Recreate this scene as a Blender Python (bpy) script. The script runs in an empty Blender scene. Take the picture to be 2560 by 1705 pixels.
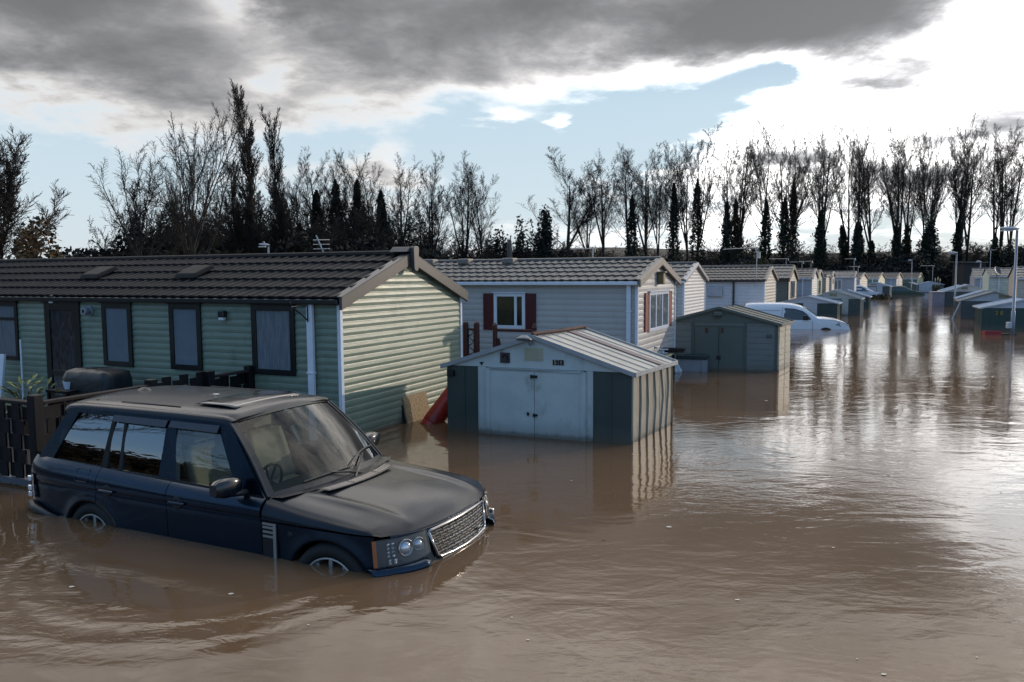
import bpy, math, random
import numpy as np
from mathutils import Vector, Matrix
R = math.radians
random.seed(7)
scene = bpy.context.scene
COL = scene.collection

# ---------------------------------------------------------------- camera
CAM_H = 2.395
cd = bpy.data.cameras.new("camera"); cam = bpy.data.objects.new("camera", cd); COL.objects.link(cam)
cd.sensor_width = 36; cd.lens = 1950 / 2560 * 36; cd.clip_start = .1; cd.clip_end = 3000
pitch, roll = math.atan(165 / 1950), .0064
f_ = Vector((0, math.cos(pitch), -math.sin(pitch))); u_ = Vector((0, math.sin(pitch), math.cos(pitch))); r_ = Vector((1, 0, 0))
r2 = math.cos(roll) * r_ - math.sin(roll) * u_; u2 = math.sin(roll) * r_ + math.cos(roll) * u_
m = Matrix((r2, u2, -f_)).transposed().to_4x4(); m.translation = (0, 0, CAM_H)
cam.matrix_world = m; scene.camera = cam
scene.view_settings.view_transform = 'Standard'; scene.view_settings.look = 'None'
scene.view_settings.exposure = 0.0; scene.view_settings.gamma = 1
scene.render.resolution_x = 1024; scene.render.resolution_y = 682
scene.cycles.max_bounces = 8; scene.cycles.transparent_max_bounces = 12
scene.cycles.use_denoising = True
try: scene.cycles.denoiser = 'OPENIMAGEDENOISE'
except Exception: pass

# ---------------------------------------------------------------- node helpers
class NT:
    def __init__(s, nt): s.nt = nt; nt.nodes.clear()
    def n(s, t, **k):
        o = s.nt.nodes.new(t)
        for a, b in k.items(): setattr(o, a, b)
        return o
    def link(s, a, b): s.nt.links.new(a, b)
    def put(s, sock, v):
        if hasattr(v, 'is_output'): s.link(v, sock)
        elif v is not None: sock.default_value = v
    def m(s, op, a, b=None, c=None, clamp=False):
        o = s.n('ShaderNodeMath', operation=op, use_clamp=clamp)
        s.put(o.inputs[0], a)
        if b is not None: s.put(o.inputs[1], b)
        if c is not None: s.put(o.inputs[2], c)
        return o.outputs[0]
    def mix(s, f, a, b, bt='MIX'):
        o = s.n('ShaderNodeMix', data_type='RGBA', blend_type=bt)
        s.put(o.inputs[0], f); s.put(o.inputs[6], a); s.put(o.inputs[7], b)
        return o.outputs[2]
    def rng(s, v, a, b, c=0., d=1.):
        o = s.n('ShaderNodeMapRange', interpolation_type='SMOOTHSTEP')
        s.put(o.inputs[0], v)
        for i, x in enumerate((a, b, c, d)): s.put(o.inputs[i + 1], x)
        return o.outputs[0]
    def noise(s, vec, scale, detail=4, rough=.55, dist=0.):
        o = s.n('ShaderNodeTexNoise'); s.put(o.inputs['Vector'], vec)
        o.inputs['Scale'].default_value = scale; o.inputs['Detail'].default_value = detail
        o.inputs['Roughness'].default_value = rough; o.inputs['Distortion'].default_value = dist
        return o.outputs['Fac']
    def mapping(s, vec, scale=(1, 1, 1), rot=(0, 0, 0), loc=(0, 0, 0)):
        o = s.n('ShaderNodeMapping'); s.put(o.inputs[0], vec)
        o.inputs['Location'].default_value = loc; o.inputs['Rotation'].default_value = rot; o.inputs['Scale'].default_value = scale
        return o.outputs[0]
    def ramp(s, v, pts, interp='LINEAR'):
        o = s.n('ShaderNodeValToRGB'); cr = o.color_ramp; cr.interpolation = interp
        while len(cr.elements) < len(pts): cr.elements.new(.5)
        for e, (p, c) in zip(cr.elements, pts): e.position = p; e.color = (*c, 1)
        s.put(o.inputs[0], v); return o.outputs[0]
def C4(c): return (c[0], c[1], c[2], 1)

# ---------------------------------------------------------------- world: Nishita sky with broken cloud
SUN_AZ, SUN_EL = 62.0, 13.0
w = bpy.data.worlds.new("World"); scene.world = w; w.use_nodes = True
t = NT(w.node_tree)
geo = t.n('ShaderNodeNewGeometry'); tc = t.n('ShaderNodeTexCoord')
sky = t.n('ShaderNodeTexSky', sky_type='NISHITA'); sky.sun_disc = False
sky.sun_elevation = R(SUN_EL); sky.sun_rotation = R(SUN_AZ); sky.altitude = 20; sky.air_density = 1.0; sky.dust_density = 1.2; sky.ozone_density = 1.5
gen = tc.outputs['Generated']
sep = t.n('ShaderNodeSeparateXYZ'); t.link(gen, sep.inputs[0])
X, Y, Z = sep.outputs
az = t.m('MULTIPLY', t.m('ARCTAN2', X, Y), 57.2958)
el = t.m('MULTIPLY', t.m('ARCSINE', Z), 57.2958)
# flattened cloud plane coordinates
zz = t.m('ADD', t.m('MAXIMUM', Z, 0.), .16)
comb = t.n('ShaderNodeCombineXYZ'); t.put(comb.inputs[0], t.m('DIVIDE', X, zz)); t.put(comb.inputs[1], t.m('DIVIDE', Y, zz)); comb.inputs[2].default_value = 3.7
cv = comb.outputs[0]
n1 = t.noise(cv, .95, 10, .60, .35); n2 = t.noise(t.mapping(cv, loc=(11, 3, 2)), 2.6, 7, .6, .2)
warp = t.m('MULTIPLY', t.m('SUBTRACT', n2, .5), 9.0)
azw = t.m('ADD', az, warp); elw = t.m('ADD', el, t.m('MULTIPLY', t.m('SUBTRACT', n1, .5), 5.0))
def blob(a, e, sa, se, amp, A=None, E=None):
    A = A or azw; E = E or elw
    dx = t.m('DIVIDE', t.m('SUBTRACT', A, a), sa); dy = t.m('DIVIDE', t.m('SUBTRACT', E, e), se)
    q = t.m('ADD', t.m('MULTIPLY', dx, dx), t.m('MULTIPLY', dy, dy))
    return t.m('MULTIPLY', t.m('EXPONENT', t.m('MULTIPLY', q, -1.)), amp)
BL = [(-31, 17, 12, 5.2, .50), (-25, 12.4, 9, 2.4, .26), (-12, 17, 8, 3.8, .24), (-3, 16.2, 11, 5.0, .26), (9, 18.5, 10, 3.4, .22), (17, 19, 8, 3, .22), (0, 25, 60, 7, .20),
      (-5, 13.2, 8, 1.6, .14), (4, 9.8, 10, 1.7, -.30), (-13, 9.2, 5, 1.3, -.26), (11, 11.4, 6.5, 1.5, -.26), (11, 15.2, 7, 1.2, .16), (16.5, 16.5, 4, 1.6, .18), (-18.2, 17.8, 2.4, 2.2, -.34), (-17.3, 12.2, 1.8, 1.8, -.22),
      (-30, 6.6, 7, 2.0, -.30), (1, 7.4, 9, 2.2, -.30), (-26, 7.6, 2.6, 1.6, .18), (-10.0, 8.6, 2.9, 1.7, .27), (-7.2, 6.6, 4.2, 1.1, .2), (-1.0, 10.6, 2.6, .6, .40), (3.6, 10.5, 1.5, .65, .36), (-17, 11.4, 3, 1., .26),
      (18, 13.4, 3.4, .9, -.28), (22, 16.5, 8, 2.0, .42), (26, 12.4, 6, 1.5, .22), (31, 9.5, 4, 1.2, .14), (20, 7.5, 2.5, .8, .25), (27, 6, 3, .8, .25), (27, 19, 6, 2, .3), (33, 16, 2.5, 2.6, -.12), (17, 6.5, 9, 3.6, .17), (33, 6, 6, 4, .12), (0, 2.5, 80, 2.2, -.10)]
bias = None
for b in BL:
    v = blob(*b); bias = v if bias is None else t.m('ADD', bias, v)
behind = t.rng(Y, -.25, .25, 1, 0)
fb = t.m('ADD', t.m('MULTIPLY', n1, .66), t.m('MULTIPLY', n2, .46))
dens = t.m('ADD', t.m('ADD', fb, bias), -.09)
dens = t.m('SUBTRACT', dens, t.m('MULTIPLY', behind, .46))
n3 = t.noise(t.mapping(cv, loc=(5, 9, 1)), 5.5, 5, .62, .3)
cover = t.rng(t.m('ADD', dens, t.m('MULTIPLY', t.m('SUBTRACT', n3, .5), .22)), .36, .62)
sd = Vector((math.sin(R(SUN_AZ)) * math.cos(R(SUN_EL)), math.cos(R(SUN_AZ)) * math.cos(R(SUN_EL)), math.sin(R(SUN_EL))))
dp = t.n('ShaderNodeVectorMath', operation='DOT_PRODUCT'); t.link(gen, dp.inputs[0]); dp.inputs[1].default_value = sd
gl = Vector((math.sin(R(40)) * math.cos(R(17)), math.cos(R(40)) * math.cos(R(17)), math.sin(R(17)))); dp.inputs[1].default_value = gl   # brightest thin cloud, left of the hidden sun
near = t.m('POWER', t.m('MAXIMUM', dp.outputs['Value'], 0.), 14.)
near2 = t.m('POWER', t.m('MAXIMUM', dp.outputs['Value'], 0.), 45.)
# backlit cloud: thin edges bright, thick cores dark (radiance, later scaled by the background strength)
dcol = t.m('ADD', dens, t.m('MULTIPLY', t.m('SUBTRACT', n3, .5), .30))
cc = t.ramp(t.rng(dcol, .42, 1.02), [(0, (.90, .90, .91)), (.15, (.80, .79, .78)), (.33, (.57, .56, .56)), (.55, (.395, .395, .41)), (.78, (.27, .272, .285)), (1, (.19, .192, .20))])
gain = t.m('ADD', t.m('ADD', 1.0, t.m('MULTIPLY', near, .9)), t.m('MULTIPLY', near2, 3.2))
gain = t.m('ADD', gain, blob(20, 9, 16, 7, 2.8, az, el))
   # cloud colour above the frame is scaled up to lift ambient light and reflections
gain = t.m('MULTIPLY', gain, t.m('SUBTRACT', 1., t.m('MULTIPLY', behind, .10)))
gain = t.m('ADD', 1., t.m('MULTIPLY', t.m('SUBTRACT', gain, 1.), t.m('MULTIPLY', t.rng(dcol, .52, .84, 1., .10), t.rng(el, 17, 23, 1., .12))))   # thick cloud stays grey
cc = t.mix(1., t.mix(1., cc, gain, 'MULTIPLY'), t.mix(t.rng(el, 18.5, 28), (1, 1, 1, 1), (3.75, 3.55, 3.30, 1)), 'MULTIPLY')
sc = t.n('ShaderNodeVectorMath', operation='SCALE'); t.link(cc, sc.inputs[0]); sc.inputs['Scale'].default_value = 10.
clear = t.ramp(t.m('DIVIDE', el, 60.), [(0, (7.6, 8.4, 9.0)), (.08, (7.0, 8.3, 9.2)), (.2, (6.2, 7.9, 9.1)), (.33, (3.0, 4.6, 6.6)), (1, (2.6, 3.8, 5.6))])
clearb = t.ramp(t.m('DIVIDE', el, 60.), [(0, (7.0, 8.8, 10.4)), (.15, (3.4, 6.2, 10.0)), (.5, (2.6, 5.2, 9.6)), (1, (3.2, 4.8, 7.4))])  # unseen sky behind the camera, brightened to lift the fill light
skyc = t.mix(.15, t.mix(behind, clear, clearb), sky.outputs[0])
bg = t.n('ShaderNodeBackground'); bg.inputs[1].default_value = .1
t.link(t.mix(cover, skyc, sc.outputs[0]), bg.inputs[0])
wo = t.n('ShaderNodeOutputWorld'); t.link(bg.outputs[0], wo.inputs[0])
try: w.cycles.sampling_method = 'MANUAL'; w.cycles.sample_map_resolution = 1024
except Exception: pass

# ---------------------------------------------------------------- sun
sl = bpy.data.lights.new("sun", 'SUN'); sl.energy = 1.75; sl.angle = R(.6); sl.color = (1, .84, .66)
so = bpy.data.objects.new("sun", sl); COL.objects.link(so); so.rotation_euler = sd.to_track_quat('Z', 'Y').to_euler(); so.location = (30, 40, 30)

# ---------------------------------------------------------------- materials
MATS = {}
def pm(name, col, rough=.5, metal=0., var=.12, vs=3., bump=0., bs=40., coat=0., spec=.5, stain=None, stretch=(1, 1, 1), rvar=0., wet=False):
    if name in MATS: return MATS[name]
    ma = bpy.data.materials.new(name); ma.use_nodes = True; t = NT(ma.node_tree)
    tc = t.n('ShaderNodeTexCoord').outputs['Object']; v = t.mapping(tc, stretch) if stretch != (1, 1, 1) else tc
    nz = t.noise(v, vs, 5, .6)
    c = t.mix(t.rng(nz, .3, .7), C4([x * (1 - var) for x in col]), C4([min(1, x * (1 + var)) for x in col]))
    if stain:
        sc, sca, lo, hi = stain
        c = t.mix(t.rng(t.noise(t.mapping(tc, (1, 1, .5), loc=(3, 7, 1)), sca, 6, .65), lo, hi), c, C4(sc))
    if wet:     # silt tide mark and streaks just above the flood level
        sz = t.n('ShaderNodeSeparateXYZ'); t.link(tc, sz.inputs[0]); lv = t.m('ADD', sz.outputs[2], t.m('MULTIPLY', t.noise(t.mapping(tc, (1, 1, .25)), 5, 5, .7), -.16))
        c = t.mix(t.rng(lv, -.06, .02, .75, 0), c, (.075, .055, .036, 1)); c = t.mix(t.rng(lv, .0, .22, .30, 0), c, (.13, .11, .085, 1))
    p = t.n('ShaderNodeBsdfPrincipled'); t.put(p.inputs['Base Color'], c)
    if rvar: t.put(p.inputs['Roughness'], t.m('ADD', rough - rvar / 2, t.m('MULTIPLY', t.noise(v, vs * 3.1, 4), rvar)))
    else: p.inputs['Roughness'].default_value = rough
    p.inputs['Metallic'].default_value = metal; p.inputs['Specular IOR Level'].default_value = spec
    if coat: p.inputs['Coat Weight'].default_value = coat; p.inputs['Coat Roughness'].default_value = .06
    if bump:
        b = t.n('ShaderNodeBump'); b.inputs['Strength'].default_value = 1; b.inputs['Distance'].default_value = bump
        t.put(b.inputs['Height'], t.noise(v, bs, 4)); t.link(b.outputs[0], p.inputs['Normal'])
    o = t.n('ShaderNodeOutputMaterial'); t.link(p.outputs[0], o.inputs[0]); MATS[name] = ma; return ma
def glass(name, tint=(.5, .55, .53), ior=1.5, rough=.01, dirt=0., f0=None):
    if name in MATS: return MATS[name]
    ma = bpy.data.materials.new(name); ma.use_nodes = True; t = NT(ma.node_tree)
    tr = t.n('ShaderNodeBsdfTransparent'); tr.inputs[0].default_value = C4(tint)
    gl = t.n('ShaderNodeBsdfGlossy'); gl.inputs['Roughness'].default_value = rough
    lw = t.n('ShaderNodeLayerWeight'); f0 = f0 or ((ior - 1) / (ior + 1)) ** 2 * 1.8
    mx = t.n('ShaderNodeMixShader'); t.put(mx.inputs[0], t.m('ADD', f0, t.m('MULTIPLY', t.m('POWER', lw.outputs['Facing'], 4.), 1 - f0), clamp=True)); lw.inputs[0].default_value = .5; t.link(tr.outputs[0], mx.inputs[1]); t.link(gl.outputs[0], mx.inputs[2])
    out = mx.outputs[0]
    if dirt:
        d = t.n('ShaderNodeBsdfDiffuse'); d.inputs[0].default_value = (.32, .31, .28, 1)
        m2 = t.n('ShaderNodeMixShader'); t.put(m2.inputs[0], t.m('MULTIPLY', t.noise(t.n('ShaderNodeTexCoord').outputs['Object'], 2.2, 5), dirt)); t.link(out, m2.inputs[1]); t.link(d.outputs[0], m2.inputs[2]); out = m2.outputs[0]
    o = t.n('ShaderNodeOutputMaterial'); t.link(out, o.inputs[0]); MATS[name] = ma; return ma

# ---------------------------------------------------------------- mesh helpers
class MB:
    def __init__(s): s.v = []; s.f = []
    def quad(s, *p):
        n = len(s.v); s.v += [tuple(q) for q in p]; s.f.append(tuple(range(n, n + len(p)))); return s
    def box(s, x0, x1, y0, y1, z0, z1, rot=None, org=(0, 0, 0)):
        n = len(s.v); P = [(x, y, z) for z in (z0, z1) for y in (y0, y1) for x in (x0, x1)]
        if rot is not None: P = [tuple(rot @ Vector(p) + Vector(org)) for p in P]
        s.v += P
        for q in ((0, 2, 3, 1), (4, 5, 7, 6), (0, 1, 5, 4), (2, 6, 7, 3), (0, 4, 6, 2), (1, 3, 7, 5)): s.f.append(tuple(n + i for i in q))
        return s
    def hexa(s, P):   # 8 points: bottom loop 4, top loop 4
        n = len(s.v); s.v += [tuple(p) for p in P]
        for q in ((3, 2, 1, 0), (4, 5, 6, 7), (0, 1, 5, 4), (1, 2, 6, 5), (2, 3, 7, 6), (3, 0, 4, 7)): s.f.append(tuple(n + i for i in q))
        return s
    def prism(s, poly, h0, h1, mp=lambda a, b, c: (a, b, c)):  # poly in (a,b), extruded along c
        n = len(s.v); k = len(poly)
        s.v += [mp(a, b, h0) for a, b in poly] + [mp(a, b, h1) for a, b in poly]
        s.f.append(tuple(range(n + k - 1, n - 1, -1))); s.f.append(tuple(range(n + k, n + 2 * k)))
        for i in range(k): j = (i + 1) % k; s.f.append((n + i, n + j, n + k + j, n + k + i))
        return s
    def tube(s, pts, r, n=6, caps=True):
        pts = [Vector(p) for p in pts]; rr = r if hasattr(r, '__len__') else [r] * len(pts); base = len(s.v)
        up = Vector((0, 0, 1))
        for i, p in enumerate(pts):
            d = (pts[min(i + 1, len(pts) - 1)] - pts[max(i - 1, 0)]).normalized()
            a = d.cross(up)
            if a.length < .05: a = d.cross(Vector((1, 0, 0)))
            a.normalize(); b = d.cross(a)
            for k in range(n):
                th = 2 * math.pi * k / n; s.v.append(tuple(p + (a * math.cos(th) + b * math.sin(th)) * rr[i]))
        for i in range(len(pts) - 1):
            for k in range(n):
                a0 = base + i * n + k; a1 = base + i * n + (k + 1) % n; s.f.append((a0, a1, a1 + n, a0 + n))
        if caps: s.f.append(tuple(base + k for k in range(n))[::-1]); s.f.append(tuple(base + (len(pts) - 1) * n + k for k in range(n)))
        return s
    def grid(s, rows, wrap=False):
        n = len(s.v); m_ = len(rows[0])
        for r in rows: s.v += [tuple(p) for p in r]
        for i in range(len(rows) - 1):
            for j in range(m_ if wrap else m_ - 1):
                k = (j + 1) % m_; s.f.append((n + i * m_ + j, n + i * m_ + k, n + (i + 1) * m_ + k, n + (i + 1) * m_ + j))
        return s
    def lathe(s, prof, n=16, org=(0, 0, 0), rot=None):
        rows = []
        for r, z in prof:
            row = []
            for k in range(n):
                th = 2 * math.pi * k / n; p = Vector((r * math.cos(th), r * math.sin(th), z))
                if rot is not None: p = rot @ p
                row.append(p + Vector(org))
            rows.append(row)
        return s.grid(rows, True)
    def build(s, name, mat, parent=None, smooth=False, bevel=0., solid=0.):
        me = bpy.data.meshes.new(name); me.from_pydata(s.v, [], s.f); me.update()
        if mat: me.materials.append(mat)
        if smooth: me.polygons.foreach_set('use_smooth', [True] * len(me.polygons))
        o = bpy.data.objects.new(name, me); COL.objects.link(o)
        if parent: o.parent = parent
        if solid: q = o.modifiers.new('solid', 'SOLIDIFY'); q.thickness = solid; q.offset = 0
        if bevel: q = o.modifiers.new('bevel', 'BEVEL'); q.width = bevel; q.segments = 2; q.limit_method = 'ANGLE'
        return o
def tag(o, label=None, cat=None, group=None, kind=None):
    if label: o['label'] = label
    if cat: o['category'] = cat
    if group: o['group'] = group
    if kind: o['kind'] = kind
    return o
def thing(name, label, cat, loc=(0, 0, 0), rz=0., group=None):
    o = bpy.data.objects.new(name, None); COL.objects.link(o); o.location = loc; o.rotation_euler = (0, 0, rz); o.empty_display_size = .2
    return tag(o, label, cat, group)
def text(name, body, size, mat, parent, loc, rot, ext=.003):
    cu = bpy.data.curves.new(name, 'FONT'); cu.body = body; cu.size = size; cu.extrude = ext; cu.align_x = 'CENTER'; cu.align_y = 'CENTER'
    cu.materials.append(mat); q = bpy.data.objects.new(name, cu); COL.objects.link(q); bpy.context.view_layer.update()
    me = bpy.data.meshes.new_from_object(q.evaluated_get(bpy.context.evaluated_depsgraph_get())); bpy.data.objects.remove(q)
    if not me.materials: me.materials.append(mat)
    o = bpy.data.objects.new(name, me); COL.objects.link(o); o.parent = parent; o.location = loc; o.rotation_euler = rot; return o

GA = R(65.0)                     # direction of the lane (along the gable ends)
G = Vector((math.cos(GA), math.sin(GA), 0)); L = Vector((-G.y, G.x, 0))

# ---------------------------------------------------------------- setting: ground, flood water, hills
def ground_z(x, y):
    d = max(0, y - 108 - max(0, -x - 10) * .25 - max(0, x - 75) * .5) / 14; left = max(0, (-x - 70) / 20)
    return -.9 + 1.7 * min(1, d) ** 2 + .8 * min(1, left) + .25 * math.sin(x * .13) * math.cos(y * .11)
b = MB(); xs = np.concatenate([np.linspace(-900, -130, 12), np.linspace(-120, 160, 71), np.linspace(180, 900, 12)]); ys = np.concatenate([np.linspace(-300, 90, 20), np.linspace(96, 180, 22), np.linspace(200, 1500, 14)])
b.grid([[(x, y, ground_z(x, y)) for x in xs] for y in ys])
tag(b.build('ground', pm('grass_ground', (.035, .04, .018), .95, var=.4, vs=.4, bump=.05, bs=6)), kind='structure')
b = MB()
def hill_z(x, y):
    return -2 + 13.5 * math.exp(-((y - 480) / 160) ** 2) * (1 + .25 * math.sin(x * .009 + 1) + .12 * math.sin(x * .031)) + (x > 0) * 2
b.grid([[(x, y, hill_z(x, y)) for x in np.linspace(-900, 900, 80)] for y in np.linspace(260, 900, 24)])
tag(b.build('hills', pm('hill_fields', (.026, .022, .013), .95, var=.5, vs=.03, bump=.6, bs=.3)), kind='structure')

ma = bpy.data.materials.new('flood_water'); ma.use_nodes = True; t = NT(ma.node_tree)
tc = t.n('ShaderNodeTexCoord').outputs['Object']
silt = t.noise(t.mapping(tc, (1, 1.3, 1)), .16, 5, .6, .6)
colr = t.mix(t.rng(silt, .35, .65), (.100, .061, .033, 1), (.135, .084, .048, 1))
p = t.n('ShaderNodeBsdfPrincipled'); t.put(p.inputs['Base Color'], colr); p.inputs['Roughness'].default_value = .025; p.inputs['IOR'].default_value = 1.333
mask = t.rng(t.noise(tc, .11, 3, .5, .8), .40, .62)       # calm and rippled patches
swirl = t.mapping(tc, (.8, 1.5, 1), rot=(0, 0, R(-18)))
h1 = t.noise(swirl, 1.1, 3, .5, 1.2); h2 = t.noise(t.mapping(tc, (1, 1.9, 1), rot=(0, 0, R(-8))), 4.2, 4, .55, .6); h3 = t.noise(t.mapping(tc, (1.2, 1.6, 1), rot=(0, 0, R(20))), 14, 3, .5)
sx = t.n('ShaderNodeSeparateXYZ'); t.link(tc, sx.inputs[0])
lane = t.rng(t.m('SUBTRACT', sx.outputs[0], t.m('MULTIPLY', t.m('SUBTRACT', sx.outputs[1], 8.), .30)), -1.5, 3.5, .35, 1.)  # wind reaches the open lane more than the lee of the buildings
amp = t.m('MULTIPLY', t.m('ADD', .35, mask), lane)
hh = t.m('ADD', t.m('ADD', t.m('MULTIPLY', h1, .007), t.m('MULTIPLY', t.m('MULTIPLY', h2, amp), .0032)), t.m('MULTIPLY', t.m('MULTIPLY', h3, amp), .0007))
def ring(cx, cy, wl, amp_, r0, wd):
    q = t.m('SQRT', t.m('ADD', t.m('POWER', t.m('SUBTRACT', sx.outputs[0], cx), 2.), t.m('POWER', t.m('SUBTRACT', sx.outputs[1], cy), 2.)))
    e = t.m('EXPONENT', t.m('MULTIPLY', t.m('POWER', t.m('DIVIDE', t.m('SUBTRACT', q, r0), wd), 2.), -1.))
    return t.m('MULTIPLY', t.m('MULTIPLY', t.m('SINE', t.m('ADD', t.m('MULTIPLY', q, 6.283 / wl), t.m('MULTIPLY', h2, 4.))), e), amp_)
hh = t.m('ADD', hh, ring(-2.6, 6.6, .34, .0026, 1.55, .35))
bp_ = t.n('ShaderNodeBump'); bp_.inputs['Strength'].default_value = 1; bp_.inputs['Distance'].default_value = 1.0; t.put(bp_.inputs['Height'], hh); t.link(bp_.outputs[0], p.inputs['Normal'])
o_ = t.n('ShaderNodeOutputMaterial'); t.link(p.outputs[0], o_.inputs[0])
b = MB(); b.quad((-600, -200, 0), (600, -200, 0), (600, 400, 0), (-600, 400, 0))
tag(b.build('flood_water', ma), kind='structure')

# foam flecks drifting on the water
b = MB(); rnd = random.Random(3)
for i in range(90):
    y = rnd.uniform(4.2, 24); x = rnd.uniform(-.62, .66) * y
    if -5.6 < x < .4 and 6 < y < 11.5: continue
    r = rnd.uniform(.006, .02) * (2.0 if rnd.random() < .08 else 1); n = 7
    b.quad(*[(x + r * rnd.uniform(.7, 1.3) * math.cos(6.283 * k / n), y + r * rnd.uniform(.5, .9) * math.sin(6.283 * k / n), .005) for k in range(n)])
tag(b.build('foam', pm('foam', (.55, .5, .42), .8)), label='small pale foam flecks drifting on the brown flood water', cat='foam', kind='stuff')

# ---------------------------------------------------------------- caravans
white_pvc = pm('white_pvc', (.62, .66, .72), .35, var=.05)
black_pvc = pm('black_pvc', (.006, .009, .009), .3, var=.2)
win_glass = glass('window_glass', (.72, .76, .78), 1.5)
dark_room = pm('dark_room', (.012, .012, .012), .9)
curtain_m = pm('net_curtain', (.32, .335, .36), .9, var=.22, vs=9, stretch=(1, 5, .35), bump=.02, bs=9)
blind_m = pm('window_blind', (.30, .33, .37), .85, var=.05)
def siding(mb, mp, z0, z1, e0, e1, pitch=.104, dep=.014):
    prof = ((0, dep), (.42, dep * 1.25), (.78, dep * .75), (.9, dep * .25), (1, 0)); k = int(math.ceil((z1 - z0) / pitch))
    for i in range(k):
        top = z1 - i * pitch; bot = top - pitch; rows = []
        for f, off in ((0, 0),) + prof:
            z = bot + f * pitch; zc = max(min(z, z1), z0)
            rows.append([mp(e0(zc), zc, off), mp(e1(zc), zc, off)])
        mb.grid(rows)
def pantile(mb, ridge, drop, run, y0, y1, sgn, wave=.2, rows=5, step=.036, amp=.020, spw=8):
    # sheet-metal roof tiles: waves along y, steps down the slope
    sl = math.hypot(drop, run); ny = int((y1 - y0) / wave * spw); b_ = []; rl = sl / rows
    for r in range(rows):
        b_ += [(r * rl, step * .1), (r * rl + rl * .5, step * .5), ((r + 1) * rl - .004, step), ((r + 1) * rl, step * .35)]
    nx, nz = sgn * drop / sl, run / sl; dx, dz = sgn * run / sl, -drop / sl; R_ = []
    for bb, h in b_:
        row = []
        for i in range(ny + 1):
            y = y0 + (y1 - y0) * i / ny; ph = ((y / wave) % 1.0)
            wv = math.cos(2 * math.pi * ph) * .7 + math.cos(4 * math.pi * ph + .8) * .3
            q = h + amp * (1 + wv); bo = bb + .03 * wv * (1 if h > step * .3 else 0)
            row.append((ridge[0] + dx * bo + nx * q, y, ridge[1] + dz * bo + nz * q))
        R_.append(row)
    mb.grid(R_)
def panel_window(par, mp, s0, s1, z0, z1, frame, fill, fw=.055, hood=True, bars=(), trans=None, glas=None, name='window', proud=.045, label=None):
    fr = MB()
    def bx(a0, a1, c0, c1, n0, n1): fr.hexa([mp(a0, c0, n0), mp(a1, c0, n0), mp(a1, c0, n1), mp(a0, c0, n1), mp(a0, c1, n0), mp(a1, c1, n0), mp(a1, c1, n1), mp(a0, c1, n1)])
    p = proud
    bx(s0, s0 + fw, z0, z1, .0, p); bx(s1 - fw, s1, z0, z1, .0, p); bx(s0 + fw, s1 - fw, z1 - fw, z1, .0, p); bx(s0 + fw, s1 - fw, z0, z0 + fw, .0, p)
    if hood: bx(s0 - .03, s1 + .03, z1, z1 + .022, .0, p + .03)
    for q in bars: bx(q - fw * .4, q + fw * .4, z0 + fw, z1 - fw, .0, p - .004)
    if trans: bx(s0 + fw, s1 - fw, trans - fw * .4, trans + fw * .4, .0, p - .006)
    f = fr.build(name, frame, par, bevel=.004)
    if label: f['label'] = label
    g = MB(); g.quad(mp(s0 + fw, z0 + fw, p - .018), mp(s1 - fw, z0 + fw, p - .018), mp(s1 - fw, z1 - fw, p - .018), mp(s0 + fw, z1 - fw, p - .018)); g.build('pane', glas or win_glass, f)
    c = MB(); n = 26 if fill is curtain_m else 1; rows = []
    for z in (z0 + fw, z1 - fw):
        rows.append([mp(s0 + fw + (s1 - s0 - 2 * fw) * i / n, z, .020 + (.004 * math.sin(i * 1.9) if n > 1 else 0)) for i in range(n + 1)])
    c.grid(rows); c.build('curtain' if fill is curtain_m else 'blind' if fill is blind_m else 'interior', fill, f)
    return f
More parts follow.
